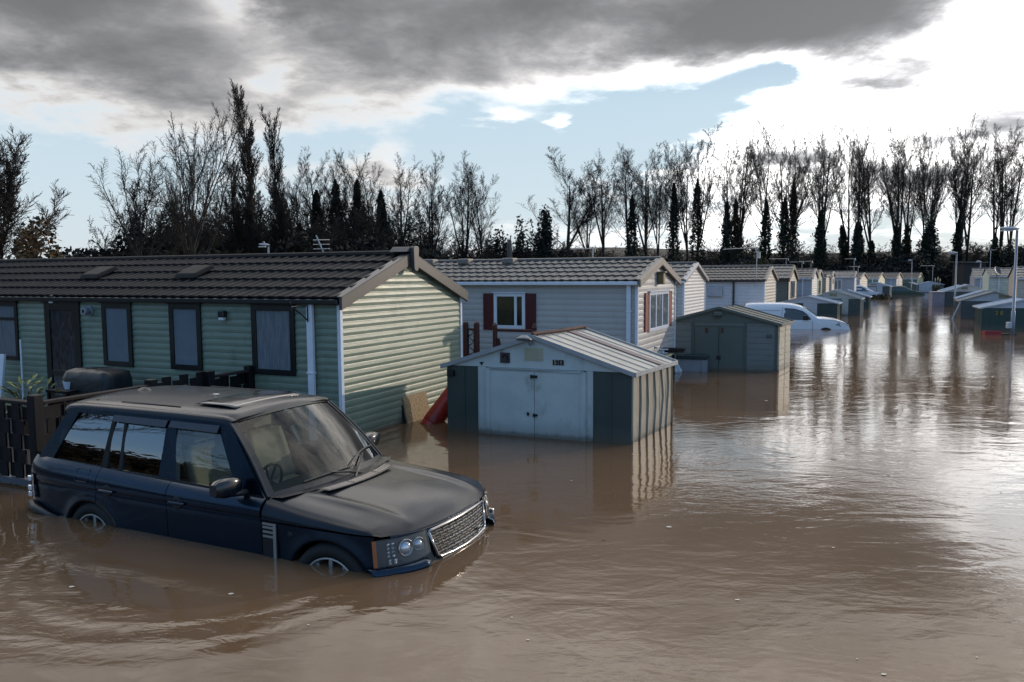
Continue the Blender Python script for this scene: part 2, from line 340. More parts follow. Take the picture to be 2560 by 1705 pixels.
def caravan(name, label, loc, ang, w, Ln, ze, zr, wall_m, trim_m, roof_m, fascia_m, gut_m=None, group='static caravans in the left row', rows=5, oh=.14, cover=.02, barge=.17, detail=8, wave=.2, pitch=.104, dep=.014, downpipe=.2, cap=False, gable=True, wall2=None):
    t0 = thing(name, label, 'caravan', (loc[0], loc[1], 0), ang, group)
    long_ = lambda s, z, n: (-n, s, z); gab = lambda s, z, n: (s, -n, z); far = lambda s, z, n: (w + n, s, z)
    slope = (zr - ze) / (w / 2)
    mb = MB(); siding(mb, long_, -.35, ze, lambda z: 0., lambda z: Ln, pitch, dep)
    siding(mb, far, -.35, ze, lambda z: 0., lambda z: Ln, pitch * 3, dep)
    mb.quad((0, Ln, -.35), (w, Ln, -.35), (w, Ln, ze), (w / 2, Ln, zr), (0, Ln, ze))
    mb.build('wall', wall_m, t0)
    mg = MB(); ft = lambda z: max(0, (z - ze) / slope)
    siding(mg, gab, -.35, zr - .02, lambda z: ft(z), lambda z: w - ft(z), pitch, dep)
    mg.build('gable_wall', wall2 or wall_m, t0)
    # roof
    rb = MB(); drop = slope * (w / 2 + oh)
    for sg in (-1, 1): pantile(rb, (w / 2, zr + cover), drop, w / 2 + oh, -.06, Ln + .06, sg, wave, rows, spw=detail)
    rf = rb.build('roof', roof_m, t0, smooth=False)
    rc = MB(); rc.tube([(w / 2, -.06, zr + cover + .035), (w / 2, Ln + .06, zr + cover + .035)], .055, 8); rc.build('ridge_cap', roof_m, rf)
    un = MB(); un.quad((w / 2, -.05, zr), (w / 2, Ln, zr), (-oh, Ln, ze - slope * oh), (-oh, -.05, ze - slope * oh)); un.quad((w / 2, -.05, zr), (w / 2, Ln, zr), (w + oh, Ln, ze - slope * oh), (w + oh, -.05, ze - slope * oh)); un.build('soffit', fascia_m, rf)
    # barge boards at the lane gable
    for sg in (-1, 1):
        bb = MB(); x0, z0 = w / 2, zr + cover + .05; x1, z1 = w / 2 + sg * (w / 2 + oh + .03), zr + cover + .05 - slope * (w / 2 + oh + .03)
        for (ya, yb) in ((-.12, -.07),):
            bb.hexa([(x0, ya, z0 - barge), (x1, ya, z1 - barge), (x1, yb, z1 - barge), (x0, yb, z0 - barge), (x0, ya, z0), (x1, ya, z1), (x1, yb, z1), (x0, yb, z0)])
        bb.hexa([(x0, -.12, z0), (x1, -.12, z1), (x1, .03, z1), (x0, .03, z0), (x0, -.12, z0 + .012), (x1, -.12, z1 + .012), (x1, .03, z1 + .012), (x0, .03, z0 + .012)])
        bb.build('barge_board', fascia_m, t0, bevel=.006)
    if cap:
        cb = MB(); cb.prism([(w / 2 - .085, zr + cover + .12), (w / 2 - .055, zr + cover + .15), (w / 2 + .055, zr + cover + .15), (w / 2 + .085, zr + cover + .12), (w / 2 + .065, zr - .2), (w / 2 + .03, zr - .235), (w / 2 - .03, zr - .235), (w / 2 - .065, zr - .2)], -.19, -.122, lambda a, b_, c: (a, c, b_))
        cb.prism([(w / 2 - .17, zr + cover + .055), (w / 2 - .075, zr + cover + .14), (w / 2 + .075, zr + cover + .14), (w / 2 + .17, zr + cover + .055)], -.121, .22, lambda a, b_, c: (a, c, b_))
        cb.build('ridge_end_cap', fascia_m, t0, bevel=.01)
    # eave fascia and gutter
    ge = MB(); zf = ze - slope * oh
    ge.box(-oh - .05, -oh + .04, -.05, Ln, zf - .045, zf + .03); ge.build('gutter', gut_m or fascia_m, t0, bevel=.012)
    for nm, X_ in (('corner_trim', (-.028, .035, -.028, .03)), ('corner_trim', (w - .035, w + .028, -.028, .03))):
        k = MB(); k.box(*X_, -.35, ze); k.build(nm, trim_m, t0, bevel=.004)
    if downpipe:
        k = MB(); k.box(-.1, -.035, downpipe, downpipe + .085, -.3, zf - .04)
        for z in (ze * .3, ze * .72): k.box(-.105, -.02, downpipe - .02, downpipe + .105, z, z + .025)
        k.build('downpipe', gut_m or trim_m, t0, bevel=.006)
    return t0, long_, gab, slope
# --- 1 green caravan
green = pm('green_siding', (.165, .210, .155), .36, var=.08, vs=1.3, stain=((.085, .13, .10), 2.2, .5, .8), bump=.0012, bs=30, stretch=(1, 1, 3), rvar=.2, wet=True)
brown_roof = pm('brown_tile_roof', (.022, .020, .020), .62, var=.16, vs=2.2, bump=.0015, bs=120, spec=.1)
brown_trim = pm('brown_grey_trim', (.062, .054, .052), .42, var=.08, vs=3)
c1, lg, gb, sl1 = caravan('static_caravan', 'nearest green static caravan with black framed windows and brown tiled roof, behind the flooded car', (-2.458, 11.127), GA, 3.567, 11.2, 2.06, 2.70, green, white_pvc, brown_roof, brown_trim, black_pvc, rows=5, cap=True, barge=.18, downpipe=None, oh=.07, dep=.011)
D0 = .0
off = .0
def so_(s): return s + .0
cb = MB(); cb.box(-.085, -.03, .43, .535, -.3, 2.03); cb.box(-.095, -.02, .42, .55, .98, 1.01); cb.build('downpipe', white_pvc, c1, bevel=.006)
for (s0, s1, z0, z1, fl) in ((.8, 1.62, .925, 1.975, curtain_m), (2.665, 3.345, .92, 1.975, blind_m), (4.222, 4.918, .912, 1.97, blind_m)):
    panel_window(c1, lg, s0, s1, z0, z1, black_pvc, fl, .085)
panel_window(c1, lg, 7.17, 8.5, .91, 1.96, black_pvc, curtain_m, .07, trans=1.66)
panel_window(c1, lg, 5.49, 6.40, .2, 1.965, black_pvc, pm('patterned_glass_back', (.035, .04, .05), .5, var=.9, vs=14, stretch=(1, 1, .5)), .13, name='door', trans=.72)
k = MB(); k.lathe([(.09, 0), (.09, .02), (.055, .025), (.055, .09), (.07, .09), (.07, .13), (.03, .135)], 16, (-.015, 5.228, 1.832), Matrix.Rotation(-math.pi / 2, 3, 'Y')); k.build('flue_vent', pm('grey_plastic', (.2, .21, .23), .5), c1, smooth=False)
for (s, z) in ((2.178, 1.805), (6.139, 2.03)):
    k = MB(); k.box(-.10, -.015, s - .06, s + .06, z - .03, z + .07); lo = k.build('wall_light', black_pvc, c1, bevel=.015)
    k = MB(); k.box(-.095, -.03, s - .05, s + .05, z - .075, z - .032); k.build('light_lens', pm('frosted_lens', (.6, .6, .6), .3), lo, bevel=.01)
k = MB(); k.tube([(-.09, .50, 2.0), (-.09, .50, 1.74)], .012); k.tube([(-.09, .50, 1.97), (-.44, .5, 1.97)], .008); k.tube([(-.09, .50, 1.76), (-.25, .5, 1.87), (-.44, .5, 1.97), (-.45, .5, 2.03)], .01); k.tube([(-.43, .5, 1.97), (-.43, .5, 1.93)], .012); k.build('basket_bracket', black_pvc, c1)
for s in (3.7, 6.1):
    k = MB(); x = .9; z = 2.06 + sl1 * x + .1; k.hexa([(x - .28, s - .26, z - .11), (x + .18, s - .26, z + .07), (x + .18, s + .26, z + .07), (x - .28, s + .26, z - .11), (x - .24, s - .22, z - .02), (x + .14, s - .22, z + .13), (x + .14, s + .22, z + .13), (x - .24, s + .22, z - .02)]); k.build('roof_vent', brown_roof, c1, bevel=.02)
alu = pm('aluminium', (.42, .42, .42), .4, .8, var=.1)
def yagi(k, base, h, boom, ba, n=0, el_=.2, r=.014, tilt=0.):
    x, y, z = base; top = (x, y, z + h); k.tube([base, top], r, 5)
    d = Vector((math.cos(ba), math.sin(ba), tilt)); p = Vector(top); e = Vector((-d.y, d.x, 0))
    k.tube([p - d * boom * .12, p + d * boom * .88], r * .8, 4)
    for i in range(n):
        q = p + d * boom * (-.1 + .95 * i / max(1, n - 1)); k.tube([q - e * el_, q + e * el_], r * .45, 4)
    for sg in (-1, 1): k.tube([p - d * boom * .1, p - d * boom * .12 + Vector((0, 0, sg * .12)) + e * .06], r * .5, 4)
k = MB(); k.tube([(2.35, 1.96, 2.5), (2.15, 2.12, 3.12)], .014, 5)
for z in (2.80, 2.88, 2.96, 3.04): k.tube([(2.24, 1.90, z), (2.19, 2.22, z)], .007, 4)
k.build('aerial', alu, c1)
# --- 2 cream caravan with burgundy shutters
cream_side = pm('cream_siding', (.41, .395, .38), .42, var=.05, vs=1.2, stain=((.3, .29, .28), 3, .55, .8), rvar=.15, wet=True)
tile2 = pm('grey_brown_tiles', (.075, .070, .065), .5, var=.25, vs=2.5, stain=((.05, .05, .045), 6, .55, .72), bump=.001, bs=90)
trim2 = pm('taupe_trim', (.17, .145, .125), .5, var=.1)
c2, lg, gb, sl2 = caravan('static_caravan', 'cream static caravan with burgundy shutters and a fake tiled roof, behind shed 51', (2.56, 15.97), GA, 3.3, 10.5, 2.25, 2.68, cream_side, white_pvc, tile2, trim2, white_pvc, rows=5, barge=.15, downpipe=.11, oh=.12, pitch=.125, dep=.01)
burg = pm('burgundy_paint', (.07, .008, .012), .45, var=.12, vs=8)
def shutter(par, mp, s0, s1, z0, z1, mat):
    k = MB(); A = lambda a0, a1, c0, c1, n0, n1: k.hexa([mp(a0, c0, n0), mp(a1, c0, n0), mp(a1, c0, n1), mp(a0, c0, n1), mp(a0, c1, n0), mp(a1, c1, n0), mp(a1, c1, n1), mp(a0, c1, n1)])
    A(s0, s1, z0, z1, .01, .03); A(s0, s0 + .04, z0, z1, .03, .042); A(s1 - .04, s1, z0, z1, .03, .042)
    z = z0 + .03
    while z < z1 - .04: A(s0 + .04, s1 - .04, z, z + .02, .03, .038); z += .032
    k.build('shutter', mat, par)
shutter(c2, lg, 3.25, 3.51, 1.18, 1.99, burg); shutter(c2, lg, 2.235, 2.478, 1.18, 1.99, burg)
room = pm('room_brown', (.035, .03, .018), .8, var=.5, vs=2)
panel_window(c2, lg, 2.488, 3.248, 1.215, 2.0, white_pvc, room, .075, bars=(2.72,), glas=glass('window_glass2', (.6, .62, .6)))
red_sh = pm('faded_red_paint', (.20, .035, .02), .6, var=.15, vs=6)
shutter(c2, gb, .53, .80, 1.17, 2.0, red_sh); shutter(c2, gb, 2.60, 2.86, 1.17, 2.0, red_sh)
panel_window(c2, gb, .85, 2.56, 1.15, 2.01, white_pvc, curtain_m, .07, bars=(1.42, 1.98))
k = MB(); k.box(1.56, 1.72, -.16, -.015, 2.17, 2.42); k.box(1.53, 1.75, -.2, -.015, 2.42, 2.45); lo = k.build('wall_lantern', pm('tan_lamp', (.18, .13, .06), .5), c2, bevel=.015)
for s in (4.6, 5.6, 3.4):
    k = MB(); k.box(1.3, 1.62, s, s + .3, 2.66, 2.80); k.build('roof_vent', trim2, c2, bevel=.03)
# --- further caravans of the left row
white_side = pm('white_siding', (.52, .50, .49), .42, var=.05, rvar=.15)
tan_side = pm('beige_siding', (.40, .35, .29), .5, var=.06)
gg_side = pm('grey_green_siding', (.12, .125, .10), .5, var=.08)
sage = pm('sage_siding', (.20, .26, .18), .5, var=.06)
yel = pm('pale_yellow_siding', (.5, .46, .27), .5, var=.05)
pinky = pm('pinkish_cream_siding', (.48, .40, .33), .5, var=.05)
lilac = pm('grey_white_siding', (.40, .39, .41), .5, var=.05)
dark_fascia = pm('dark_fascia', (.02, .018, .018), .5)
roofd = pm('dark_tile_roof', (.045, .040, .039), .5, var=.2, vs=2)
roofg = pm('grey_tile_roof', (.065, .062, .06), .5, var=.25, vs=2)
roofl = pm('light_grey_roof', (.12, .11, .10), .5, var=.2, vs=2)
c3, lg, gb, _ = caravan('static_caravan', 'white static caravan with closely ribbed gable, just beyond the one with burgundy shutters', (5.28, 24.0), R(64.6), 3.1, 9, 2.2, 2.68, white_side, white_pvc, roofg, pm('silver_trim', (.35, .33, .33), .4), white_pvc, wave=.26, rows=4, downpipe=.22, barge=.09)
c4, lg, gb, _ = caravan('static_caravan', 'white static caravan with black gutter and meter box, behind the white van', (11.8, 36.5), R(63.6), 3.66, 11, 2.09, 2.66, pm('white_side4', (.50, .50, .52), .45, var=.04), white_pvc, roofd, trim2, dark_fascia, detail=6, wave=.25, downpipe=1.35, barge=.1, wall2=tan_side, pitch=.15)
k = MB(); k.box(-.14, -.015, 1.9, 2.6, 1.30, 1.78); k.build('meter_box', pm('pale_grey_box', (.33, .34, .37), .5), c4, bevel=.02)
for y in (4.2, 8.):
    k = MB(); k.box(1.35, 1.6, y, y + .35, 2.64, 2.74); k.build('roof_vent', trim2, c4, bevel=.02)
k = MB(); yagi(k, (-.12, 2.9, 1.5), 1.72, .85, math.pi / 2, 7, .12); k.build('aerial', alu, c3)
k = MB(); k.tube([(-.12, .35, 1.75), (-.12, .35, 3.62)], .022, 5); k.tube([(-.12, .3, 3.6), (-.12, 1.9, 3.54)], .018, 4); k.box(-.17, -.07, .2, .34, 3.1, 3.4)
for i in range(6): k.tube([(-.22, .6 + .24 * i, 3.6), (-.02, .6 + .24 * i, 3.6)], .008, 4)
k.build('aerial', alu, c4)
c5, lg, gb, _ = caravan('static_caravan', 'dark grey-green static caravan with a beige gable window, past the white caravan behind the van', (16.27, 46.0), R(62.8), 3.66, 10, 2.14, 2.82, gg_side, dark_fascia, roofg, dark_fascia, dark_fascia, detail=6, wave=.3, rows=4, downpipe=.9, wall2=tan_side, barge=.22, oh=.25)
panel_window(c5, gb, 1.0, 2.6, .9, 1.9, black_pvc, curtain_m, .1, bars=(1.8,))
def dish(par, at, r, d, mat=None):
    k = MB(); rot = Vector(d).to_track_quat('Z', 'Y').to_matrix(); k.lathe([(.001, 0), (r * .5, r * .06), (r, r * .22), (r, r * .24), (r * .5, r * .08), (.001, r * .02)], 18, at, rot); p = Vector(at); k.tube([p, p + Vector(d) * r * .9], .012, 4); k.tube([p, p - Vector((0, 0, r * 1.2))], .02, 5); k.build('satellite_dish', mat or pm('dark_dish', (.05, .055, .06), .5), par)
def further(label, loc, ang, w, Ln, ze, zr, wm, rm, g2=None, fas=None, aer=None, win=None, gwin=None, trim=None, grp='static caravans in the left row', dp=.5):
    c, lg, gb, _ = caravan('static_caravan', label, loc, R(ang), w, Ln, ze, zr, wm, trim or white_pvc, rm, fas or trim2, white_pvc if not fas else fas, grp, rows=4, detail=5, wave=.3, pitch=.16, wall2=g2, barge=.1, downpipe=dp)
    if win: panel_window(c, lg, *win, white_pvc, curtain_m, .07, bars=((win[0] + win[1]) / 2,))
    if gwin: panel_window(c, gb, *gwin, black_pvc, room, .08)
    if aer:
        k = MB()
        for a in aer: yagi(k, *a)
        k.build('aerial', alu, c)
    return c
c6 = further('pale grey static caravan with a large dark satellite dish above its roof edge', (19.57, 51.0), 63.5, 3.66, 9, 2.07, 2.62, lilac, roofd, g2=pm('bright_white_siding', (.6, .57, .52), .5), aer=[((-.1, 1.6, 1.8), 1.55, 1.25, math.pi / 2 - .1, 8, .12, .018), ((1.6, .8, 2.6), .55, .9, math.pi / 2, 5, .1, .016)])
dish(c6, (-.2, 1.2, 2.58), .26, (-.4, -.7, .5))
k = MB(); k.box(-.1, -.015, 1.4, 1.95, 1.3, 1.65); k.build('meter_box', MATS['pale_grey_box'], c6, bevel=.02)
further('small pale green static caravan with a dark window in its gable', (21.51, 55.0), 63.9, 3.6, 8, 2.1, 2.56, sage, roofg, gwin=(.8, 2.3, .9, 1.85), aer=[((1.6, .6, 2.5), .75, .95, math.pi / 2, 6, .12, .018)])
further('low cream static caravan with nearly flat roof, between the pale green and brown roofed ones', (23.69, 59.0), 63.4, 3.0, 7, 2.08, 2.2, tan_side, roofl, trim=tan_side)
further('beige static caravan with a brown roof, left of the long pale grey caravan', (25.77, 63.0), 64.3, 3.4, 9, 2.09, 2.46, tan_side, roofd, gwin=(1.2, 1.9, 1.5, 1.9))
c10 = further('long pale grey static caravan with white gutter halfway down the left row', (30.23, 69.0), 63.5, 3.4, 12, 2.01, 2.47, lilac, roofl, win=(1.0, 1.7, .9, 1.8), dp=3.2, aer=[((1.0, .1, 2.3), 1.35, .9, math.pi / 2, 5, .1, .025)])
further('white static caravan with a rounded bright cream gable and brown roof', (32.94, 74.0), 54.7, 3.4, 9, 1.85, 2.33, lilac, roofd, g2=pinky, aer=[((1.6, .5, 2.3), .7, .9, math.pi / 2, 5, .1, .025)])
further('pale green static caravan with yellowish gable, third from the far end', (37.51, 80.0), 54.2, 3.3, 9, 1.81, 2.34, sage, roofd, g2=yel, win=(4.2, 6.4, .9, 1.7))
c13 = further('pinkish cream static caravan with small satellite dish, second from the far end', (43.29, 88.0), 53.2, 3.3, 9, 1.76, 2.32, lilac, roofd, g2=pinky)
dish(c13, (-.3, 5.4, 1.7), .32, (-.4, -.7, .5))
further('green static caravan with a white framed window and pale yellow gable at the far end', (49.31, 95.0), 52, 3.3, 9, 1.66, 2.3, pm('green_grey_siding', (.12, .17, .13), .5), roofd, g2=yel, win=(3.6, 6.2, .6, 1.4), aer=[((2.4, -1.2, 1.0), 2.2, 1.6, math.pi / 2, 6, .15, .03)])
# right row
GR = 'static caravans in the right row'
def rc(label, x, y, Ln, w_, ze, zr, wm, rm, g2=None, ang=65, **k):   # right row: the gable at local y=Ln faces the lane, so anchor that corner
    a = R(ang); lx = Vector((-math.sin(a), math.cos(a), 0)); o = Vector((x, y, 0)) - lx * Ln
    return further(label, (o.x, o.y), ang, w_, Ln, ze, zr, wm, rm, g2=g2, grp=GR, **k)
rc('small lilac grey static caravan with a narrow white window, farthest of the right row', 35.5, 60.0, 7, 3.2, 2.0, 2.6, pm('lilac_siding', (.30, .29, .33), .5), roofl, win=(5.9, 6.6, .9, 1.85), dp=5.4)
r2_ = rc('very pale green static caravan with white corner trim in the right row', 30.5, 50.0, 8, 3.2, 2.14, 2.56, pm('pale_mint_siding', (.50, .55, .47), .5), roofl, win=(4.2, 4.95, .8, 1.75), dp=7.4, aer=[((1.4, 7.8, 2.4), 1.4, 1.4, math.pi, 6, .2, .02), ((1.4, 5.2, 2.4), .85, 1.1, math.pi, 6, .15, .02)])
dish(r2_, (-.2, 7.6, 2.45), .3, (-.5, -.7, .4))
r3_ = rc('pink grey static caravan with light tiled roof, second nearest of the right row', 29.1, 45.0, 8, 3.2, 2.05, 2.62, pinky, roofl, dp=None, aer=[((1.4, 7.2, 2.4), 1.15, 1.5, math.pi - .25, 6, .2, .022), ((1.6, 4.8, 2.5), 1.1, 1.3, math.pi, 6, .15, .02)])
r4_ = rc('sage green static caravan at the right edge behind the tall lamp post', 24.7, 36.6, 8, 3.2, 1.9, 2.45, sage, roofd, win=(6.5, 7.3, .8, 1.7), dp=None)
dish(r4_, (-.35, 7.7, 1.45), .2, (-.5, -.8, .3))

# ---------------------------------------------------------------- metal sheds
blk = pm('black_metal', (.012, .012, .013), .45, .3)
def shed(label, fl, ang, w, dep, dang, ze, zr, gable_m, wall_m, roof_m, door=None, door_m=None, panels=(), vent=None, group='garden sheds along the lane', side_m=None, ribs=.3, number=None, oh=.07, ridge=.5, edge_m=None, rib_h=.012, kinks=None, trims=True):
    t0 = thing('metal_shed', label, 'shed', (fl[0], fl[1], 0), R(ang), group)
    d = R(dang - ang); dx, dy = math.cos(d), math.sin(d); nx, ny = dy, -dx
    F = lambda s, z, n: (s, -n, z)
    def bxf(k, a0, a1, c0, c1, n0, n1): k.hexa([F(a0, c0, n0), F(a1, c0, n0), F(a1, c0, n1), F(a0, c0, n1), F(a0, c1, n0), F(a1, c1, n0), F(a1, c1, n1), F(a0, c1, n1)])
    k = MB(); bxf(k, 0, w, -.4, ze, -.01, 0)
    n = int(w / ribs)
    for i in range(1, n): bxf(k, i * w / n - .012, i * w / n + .012, -.4, ze - .02, 0, rib_h)
    rib_wall(k, (w, 0), (dx, dy), (nx, ny), dep, ze, ribs, rib_h, None)
    rib_wall(k, (0, 0), (dx, dy), (-nx, -ny), dep, ze, ribs, rib_h, None) ; k.quad((dx * dep, dy * dep, -.4), (w + dx * dep, dy * dep, -.4), (w + dx * dep, dy * dep, ze), (dx * dep, dy * dep, ze))
    if side_m or kinks:
        k2 = MB(); rib_wall(k2, (w, 0), (dx, dy), (nx, ny), dep, ze, ribs, max(rib_h, .022), kinks, .012); k2.build('side_wall', side_m or wall_m, t0)
    k.build('wall', wall_m, t0)
    # gable
    mid = w * ridge; g = MB(); g.prism([(-.01, ze), (w + .01, ze), (mid, zr - .02)], .018, .0, lambda a, b_, c: (a, -c, b_))
    for s in (w * .14, w * .86, w * .3, w * .7):
        zt = ze + (zr - ze) * (s / mid if s < mid else (w - s) / (w - mid))
        for z in (ze + .05, ze + (zt - ze) * .6): bxf(g, s - .02, s - .008, z, z + .01, .018, .022); bxf(g, s + .008, s + .02, z, z + .01, .018, .022)
    g.build('gable', gable_m, t0)
    for sg in (0, 1):      # back gable
        pass
    gb_ = MB(); gb_.quad((dx * dep, dy * dep, ze), (w + dx * dep, dy * dep, ze), (mid + dx * dep, dy * dep, zr)); gb_.build('back_gable', gable_m, t0)
    for (a0, a1, mt) in panels:
        k = MB(); bxf(k, a0, a1, -.4, ze - .004, .002, .016); bxf(k, a0 + .002, a0 + .014, -.4, ze - .01, .016, .024); bxf(k, a1 - .014, a1 - .002, -.4, ze - .01, .016, .024); k.build('front_panel', mt, t0)
    if door:
        d0, d1, dz = door; dm = (d0 + d1) / 2
        for (a0, a1) in ((d0, dm - .004), (dm + .004, d1)):
            k = MB(); bxf(k, a0, a1, -.4, dz, .012, .034); bxf(k, a0 + .03, a1 - .03, -.4, dz - .03, .034, .037)
            k.build('door', door_m, t0, bevel=.003)
        k = MB(); bxf(k, d0 - .05, d1 + .05, dz + .004, dz + .035, .012, .045); k.build('door_rail', gable_m, t0)
    # roof slopes with ribs running down the slope
    rm = MB()
    for sg in (-1, 1):
        ex = -oh if sg < 0 else w + oh; hw = (mid + oh) if sg < 0 else (w - mid + oh); sl = (zr - ze) / (mid if sg < 0 else (w - mid)); ez = zr - sl * hw
        nr = max(2, int((dep + 2 * oh) / (ribs * 1.05))); cols = []
        L0, L1 = -oh, dep + oh; st = (L1 - L0) / nr
        for i in range(nr):
            q = L0 + i * st; cols += [(q + .0, .020), (q + .02, .020), (q + .032, .004), (q + st - .012, .004)]
        cols += [(L1 - .001, .028), (L1, .0)]
        rows = []
        for (X_, Z_) in ((mid, zr), (ex, ez)): rows.append([(X_ + dx * q, dy * q, Z_ + h) for q, h in cols])
        rm.grid(rows)
    rf = rm.build('roof', roof_m, t0)
    em = edge_m or gable_m
    for sg in (-1, 1):
        ex = -oh if sg < 0 else w + oh; hw = (mid + oh) if sg < 0 else (w - mid + oh); sl = (zr - ze) / (mid if sg < 0 else (w - mid)); ez = zr - sl * hw
        k = MB()
        for q0, q1 in ((-oh - .006, -oh + .02), (dep + oh - .02, dep + oh + .006)):
            k.hexa([(mid + dx * q0, dy * q0, zr - .03), (ex + dx * q0, dy * q0, ez - .03), (ex + dx * q1, dy * q1, ez - .03), (mid + dx * q1, dy * q1, zr - .03), (mid + dx * q0, dy * q0, zr + .034), (ex + dx * q0, dy * q0, ez + .034), (ex + dx * q1, dy * q1, ez + .034), (mid + dx * q1, dy * q1, zr + .034)])
        q0, q1 = -oh + .021, dep + oh - .021; e2 = ex + (.022 if sg > 0 else -.022)
        k.hexa([(ex + dx * q0, dy * q0, ez - .03), (e2 + dx * q0, dy * q0, ez - .03), (e2 + dx * q1, dy * q1, ez - .03), (ex + dx * q1, dy * q1, ez - .03), (ex + dx * q0, dy * q0, ez + .03), (e2 + dx * q0, dy * q0, ez + .03), (e2 + dx * q1, dy * q1, ez + .03), (ex + dx * q1, dy * q1, ez + .03)])
        k.build('roof_edge', em, rf)
    if vent:
        v0, v1, z0, z1, vm = vent; k = MB(); bxf(k, v0, v1, z0, z1, .018, .026); n = 9
        for i in range(n): s = v0 + .012 + (v1 - v0 - .024) * i / (n - 1); bxf(k, s - .004, s + .004, z0 + .006, z1 - .006, .026, .034)
        k.build('vent_grille', vm, t0)
    if number:
        body, s, z, size, mt = number; text('house_number', body, size, mt, t0, (s, -.05, z), (math.pi / 2, 0, 0))
    return t0, F, bxf
def rib_wall(k, o, d, n, dep, ze, ribs, h, kinks, off=0.):
    nr = max(2, int(dep / ribs)); zs = [-.4 + (ze + .4) * j / 14 for j in range(15)]; rows = []
    for j, z in enumerate(zs):
        row = []
        for i in range(nr + 1):
            tt = dep * i / nr; kk = 0.; bulge = 0.
            if kinks and 0 < i < nr:
                a, zk = kinks[(i - 1) % len(kinks)]; kk = a * max(0, 1 - abs(z - zk) / .6)
            for dt, hh in ((0, 0), (.006, h), (.024, h), (.03, 0)):
                q = min(dep, max(0, tt + kk + dt)); e = off + hh + bulge
                row.append((o[0] + d[0] * q + n[0] * e, o[1] + d[1] * q + n[1] * e, z))
            if i < nr:
                bl = 0.
                if kinks: bl = -.005 * math.exp(-((z - .5) / .28) ** 2) * (.3 + .7 * math.sin(i * 2.1 + z * 5) ** 2)
                q = min(dep, tt + kk * .6 + dep / nr * .5); row.append((o[0] + d[0] * q + n[0] * (off + bl), o[1] + d[1] * q + n[1] * (off + bl), z))
        rows.append(row)
    k.grid(rows)
w51 = pm('old_white_paint', (.42, .46, .45), .55, var=.07, vs=2.5, wet=True, stain=((.20, .22, .19), 3.2, .56, .80), bump=.0008, bs=40)
d51 = pm('dark_green_sheet', (.034, .048, .043), .5, var=.12, vs=2, wet=True, stain=((.06, .075, .07), 4, .55, .75))
b51 = pm('buff_sheet', (.30, .265, .205), .45, var=.1, vs=3, wet=True, stain=((.22, .19, .14), 3.5, .55, .8), bump=.003, bs=5)
roof51 = pm('cream_sheet_roof', (.40, .37, .31), .45, var=.1, vs=2, stain=((.30, .27, .23), 4, .55, .75))
s1, F, bx = shed('battered white and green metal shed numbered 51 with a dented buff side wall', (-1.0, 11.97), -22.66, 2.89, 1.66, 59.1, 1.02, 1.49, w51, d51, roof51, (.735, 2.16, .975), w51, ((.53, .665, w51), (2.24, 2.34, w51)), None, side_m=b51, ribs=.27, kinks=((.05, .55), (.06, .5), (.10, .45), (.14, .52), (.10, .65)), edge_m=pm('grey_edge', (.27, .28, .29), .45))
k = MB(); bx(k, .665, .735, -.4, 1.0, .012, .045); bx(k, 2.16, 2.24, -.4, 1.0, .012, .045); bx(k, .735, 2.16, .98, 1.015, .012, .045); k.build('door_frame', w51, s1, bevel=.003)
k = MB(); bx(k, .905, 1.055, 1.09, 1.245, .018, .035); k.build('vent_plate', pm('brown_plate', (.035, .02, .022), .5), s1)
k = MB(); k.lathe([(.05, 0), (.05, .012), (.03, .004)], 16, (.985, -.035, 1.165), Matrix.Rotation(math.pi / 2, 3, 'X')); k.build('vent_hole', blk, s1)
k = MB(); bx(k, 1.29, 1.58, 1.138, 1.33, .018, .026)
for i in range(15): a = 1.30 + i * .0193; bx(k, a - .003, a + .003, 1.142, 1.326, .026, .034)
for i in range(4): bx(k, 1.292, 1.578, 1.17 + i * .042, 1.174 + i * .042, .034, .037)
k.build('vent_grille', pm('yellowed_plastic', (.42, .41, .30), .5), s1)
gold = pm('pale_gold', (.5, .4, .25), .4)
for s, ch in ((1.773, '5'), (1.862, '1')):
    k = MB(); bx(k, s - .04, s + .04, 1.085, 1.162, .018, .026); q = k.build('number_plate', blk, s1); text('numeral', ch, .082, gold, q, (s, -.028, 1.123), (math.pi / 2, 0, 0), .002)
k = MB(); k.prism([(.555, 1.09), (.628, 1.09), (.592, 1.035)], .018, .026, lambda a, b_, c: (a, -c, b_)); k.build('triangle_badge', blk, s1)
for (a0, a1, z0, z1) in ((1.39, 1.50, .885, .925), (1.335, 1.37, .33, .365), (1.43, 1.50, .315, .35)):
    k = MB(); bx(k, a0, a1, z0, z1, .037, .055); bx(k, a0 + .01, a0 + .03, z0 - .012, z1 + .012, .055, .065); k.build('bolt', blk, s1, bevel=.003)
k = MB(); bx(k, .02, .13, .85, .95, .0, .07); k.build('junction_box', blk, s1, bevel=.012)
k = MB(); k.tube([(1.42, -.02, 1.40), (1.42, -.13, 1.38), (1.40, -.16, 1.46)], .018, 6); li = k.build('floodlight', pm('grey_paint', (.16, .17, .17), .5), s1)
k = MB(); k.lathe([(.001, .03), (.05, .03), (.12, -.02), (.125, -.035), (.001, -.03)], 12, (1.36, -.2, 1.49), Matrix.Rotation(-.3, 3, 'X') @ Matrix.Diagonal((1.0, .8, 1.)).to_3x3()); k.build('lamp_head', MATS['grey_paint'], li)
k = MB(); ca, sa = math.cos(R(59.1 + 22.66)), math.sin(R(59.1 + 22.66)); k.tube([(1.445 - ca * .06, -sa * .06, 1.535), (1.445 + ca * .85, sa * .85, 1.525), (1.445 + ca * 1.72, sa * 1.72, 1.535)], .028, 4); k.build('ridge_board', pm('rusty_timber', (.075, .034, .022), .85, var=.3, vs=8), s1)
k = MB()  # darker replacement strip on the sunny slope
e0, e1 = (1.445, 1.49), (2.96, .998)
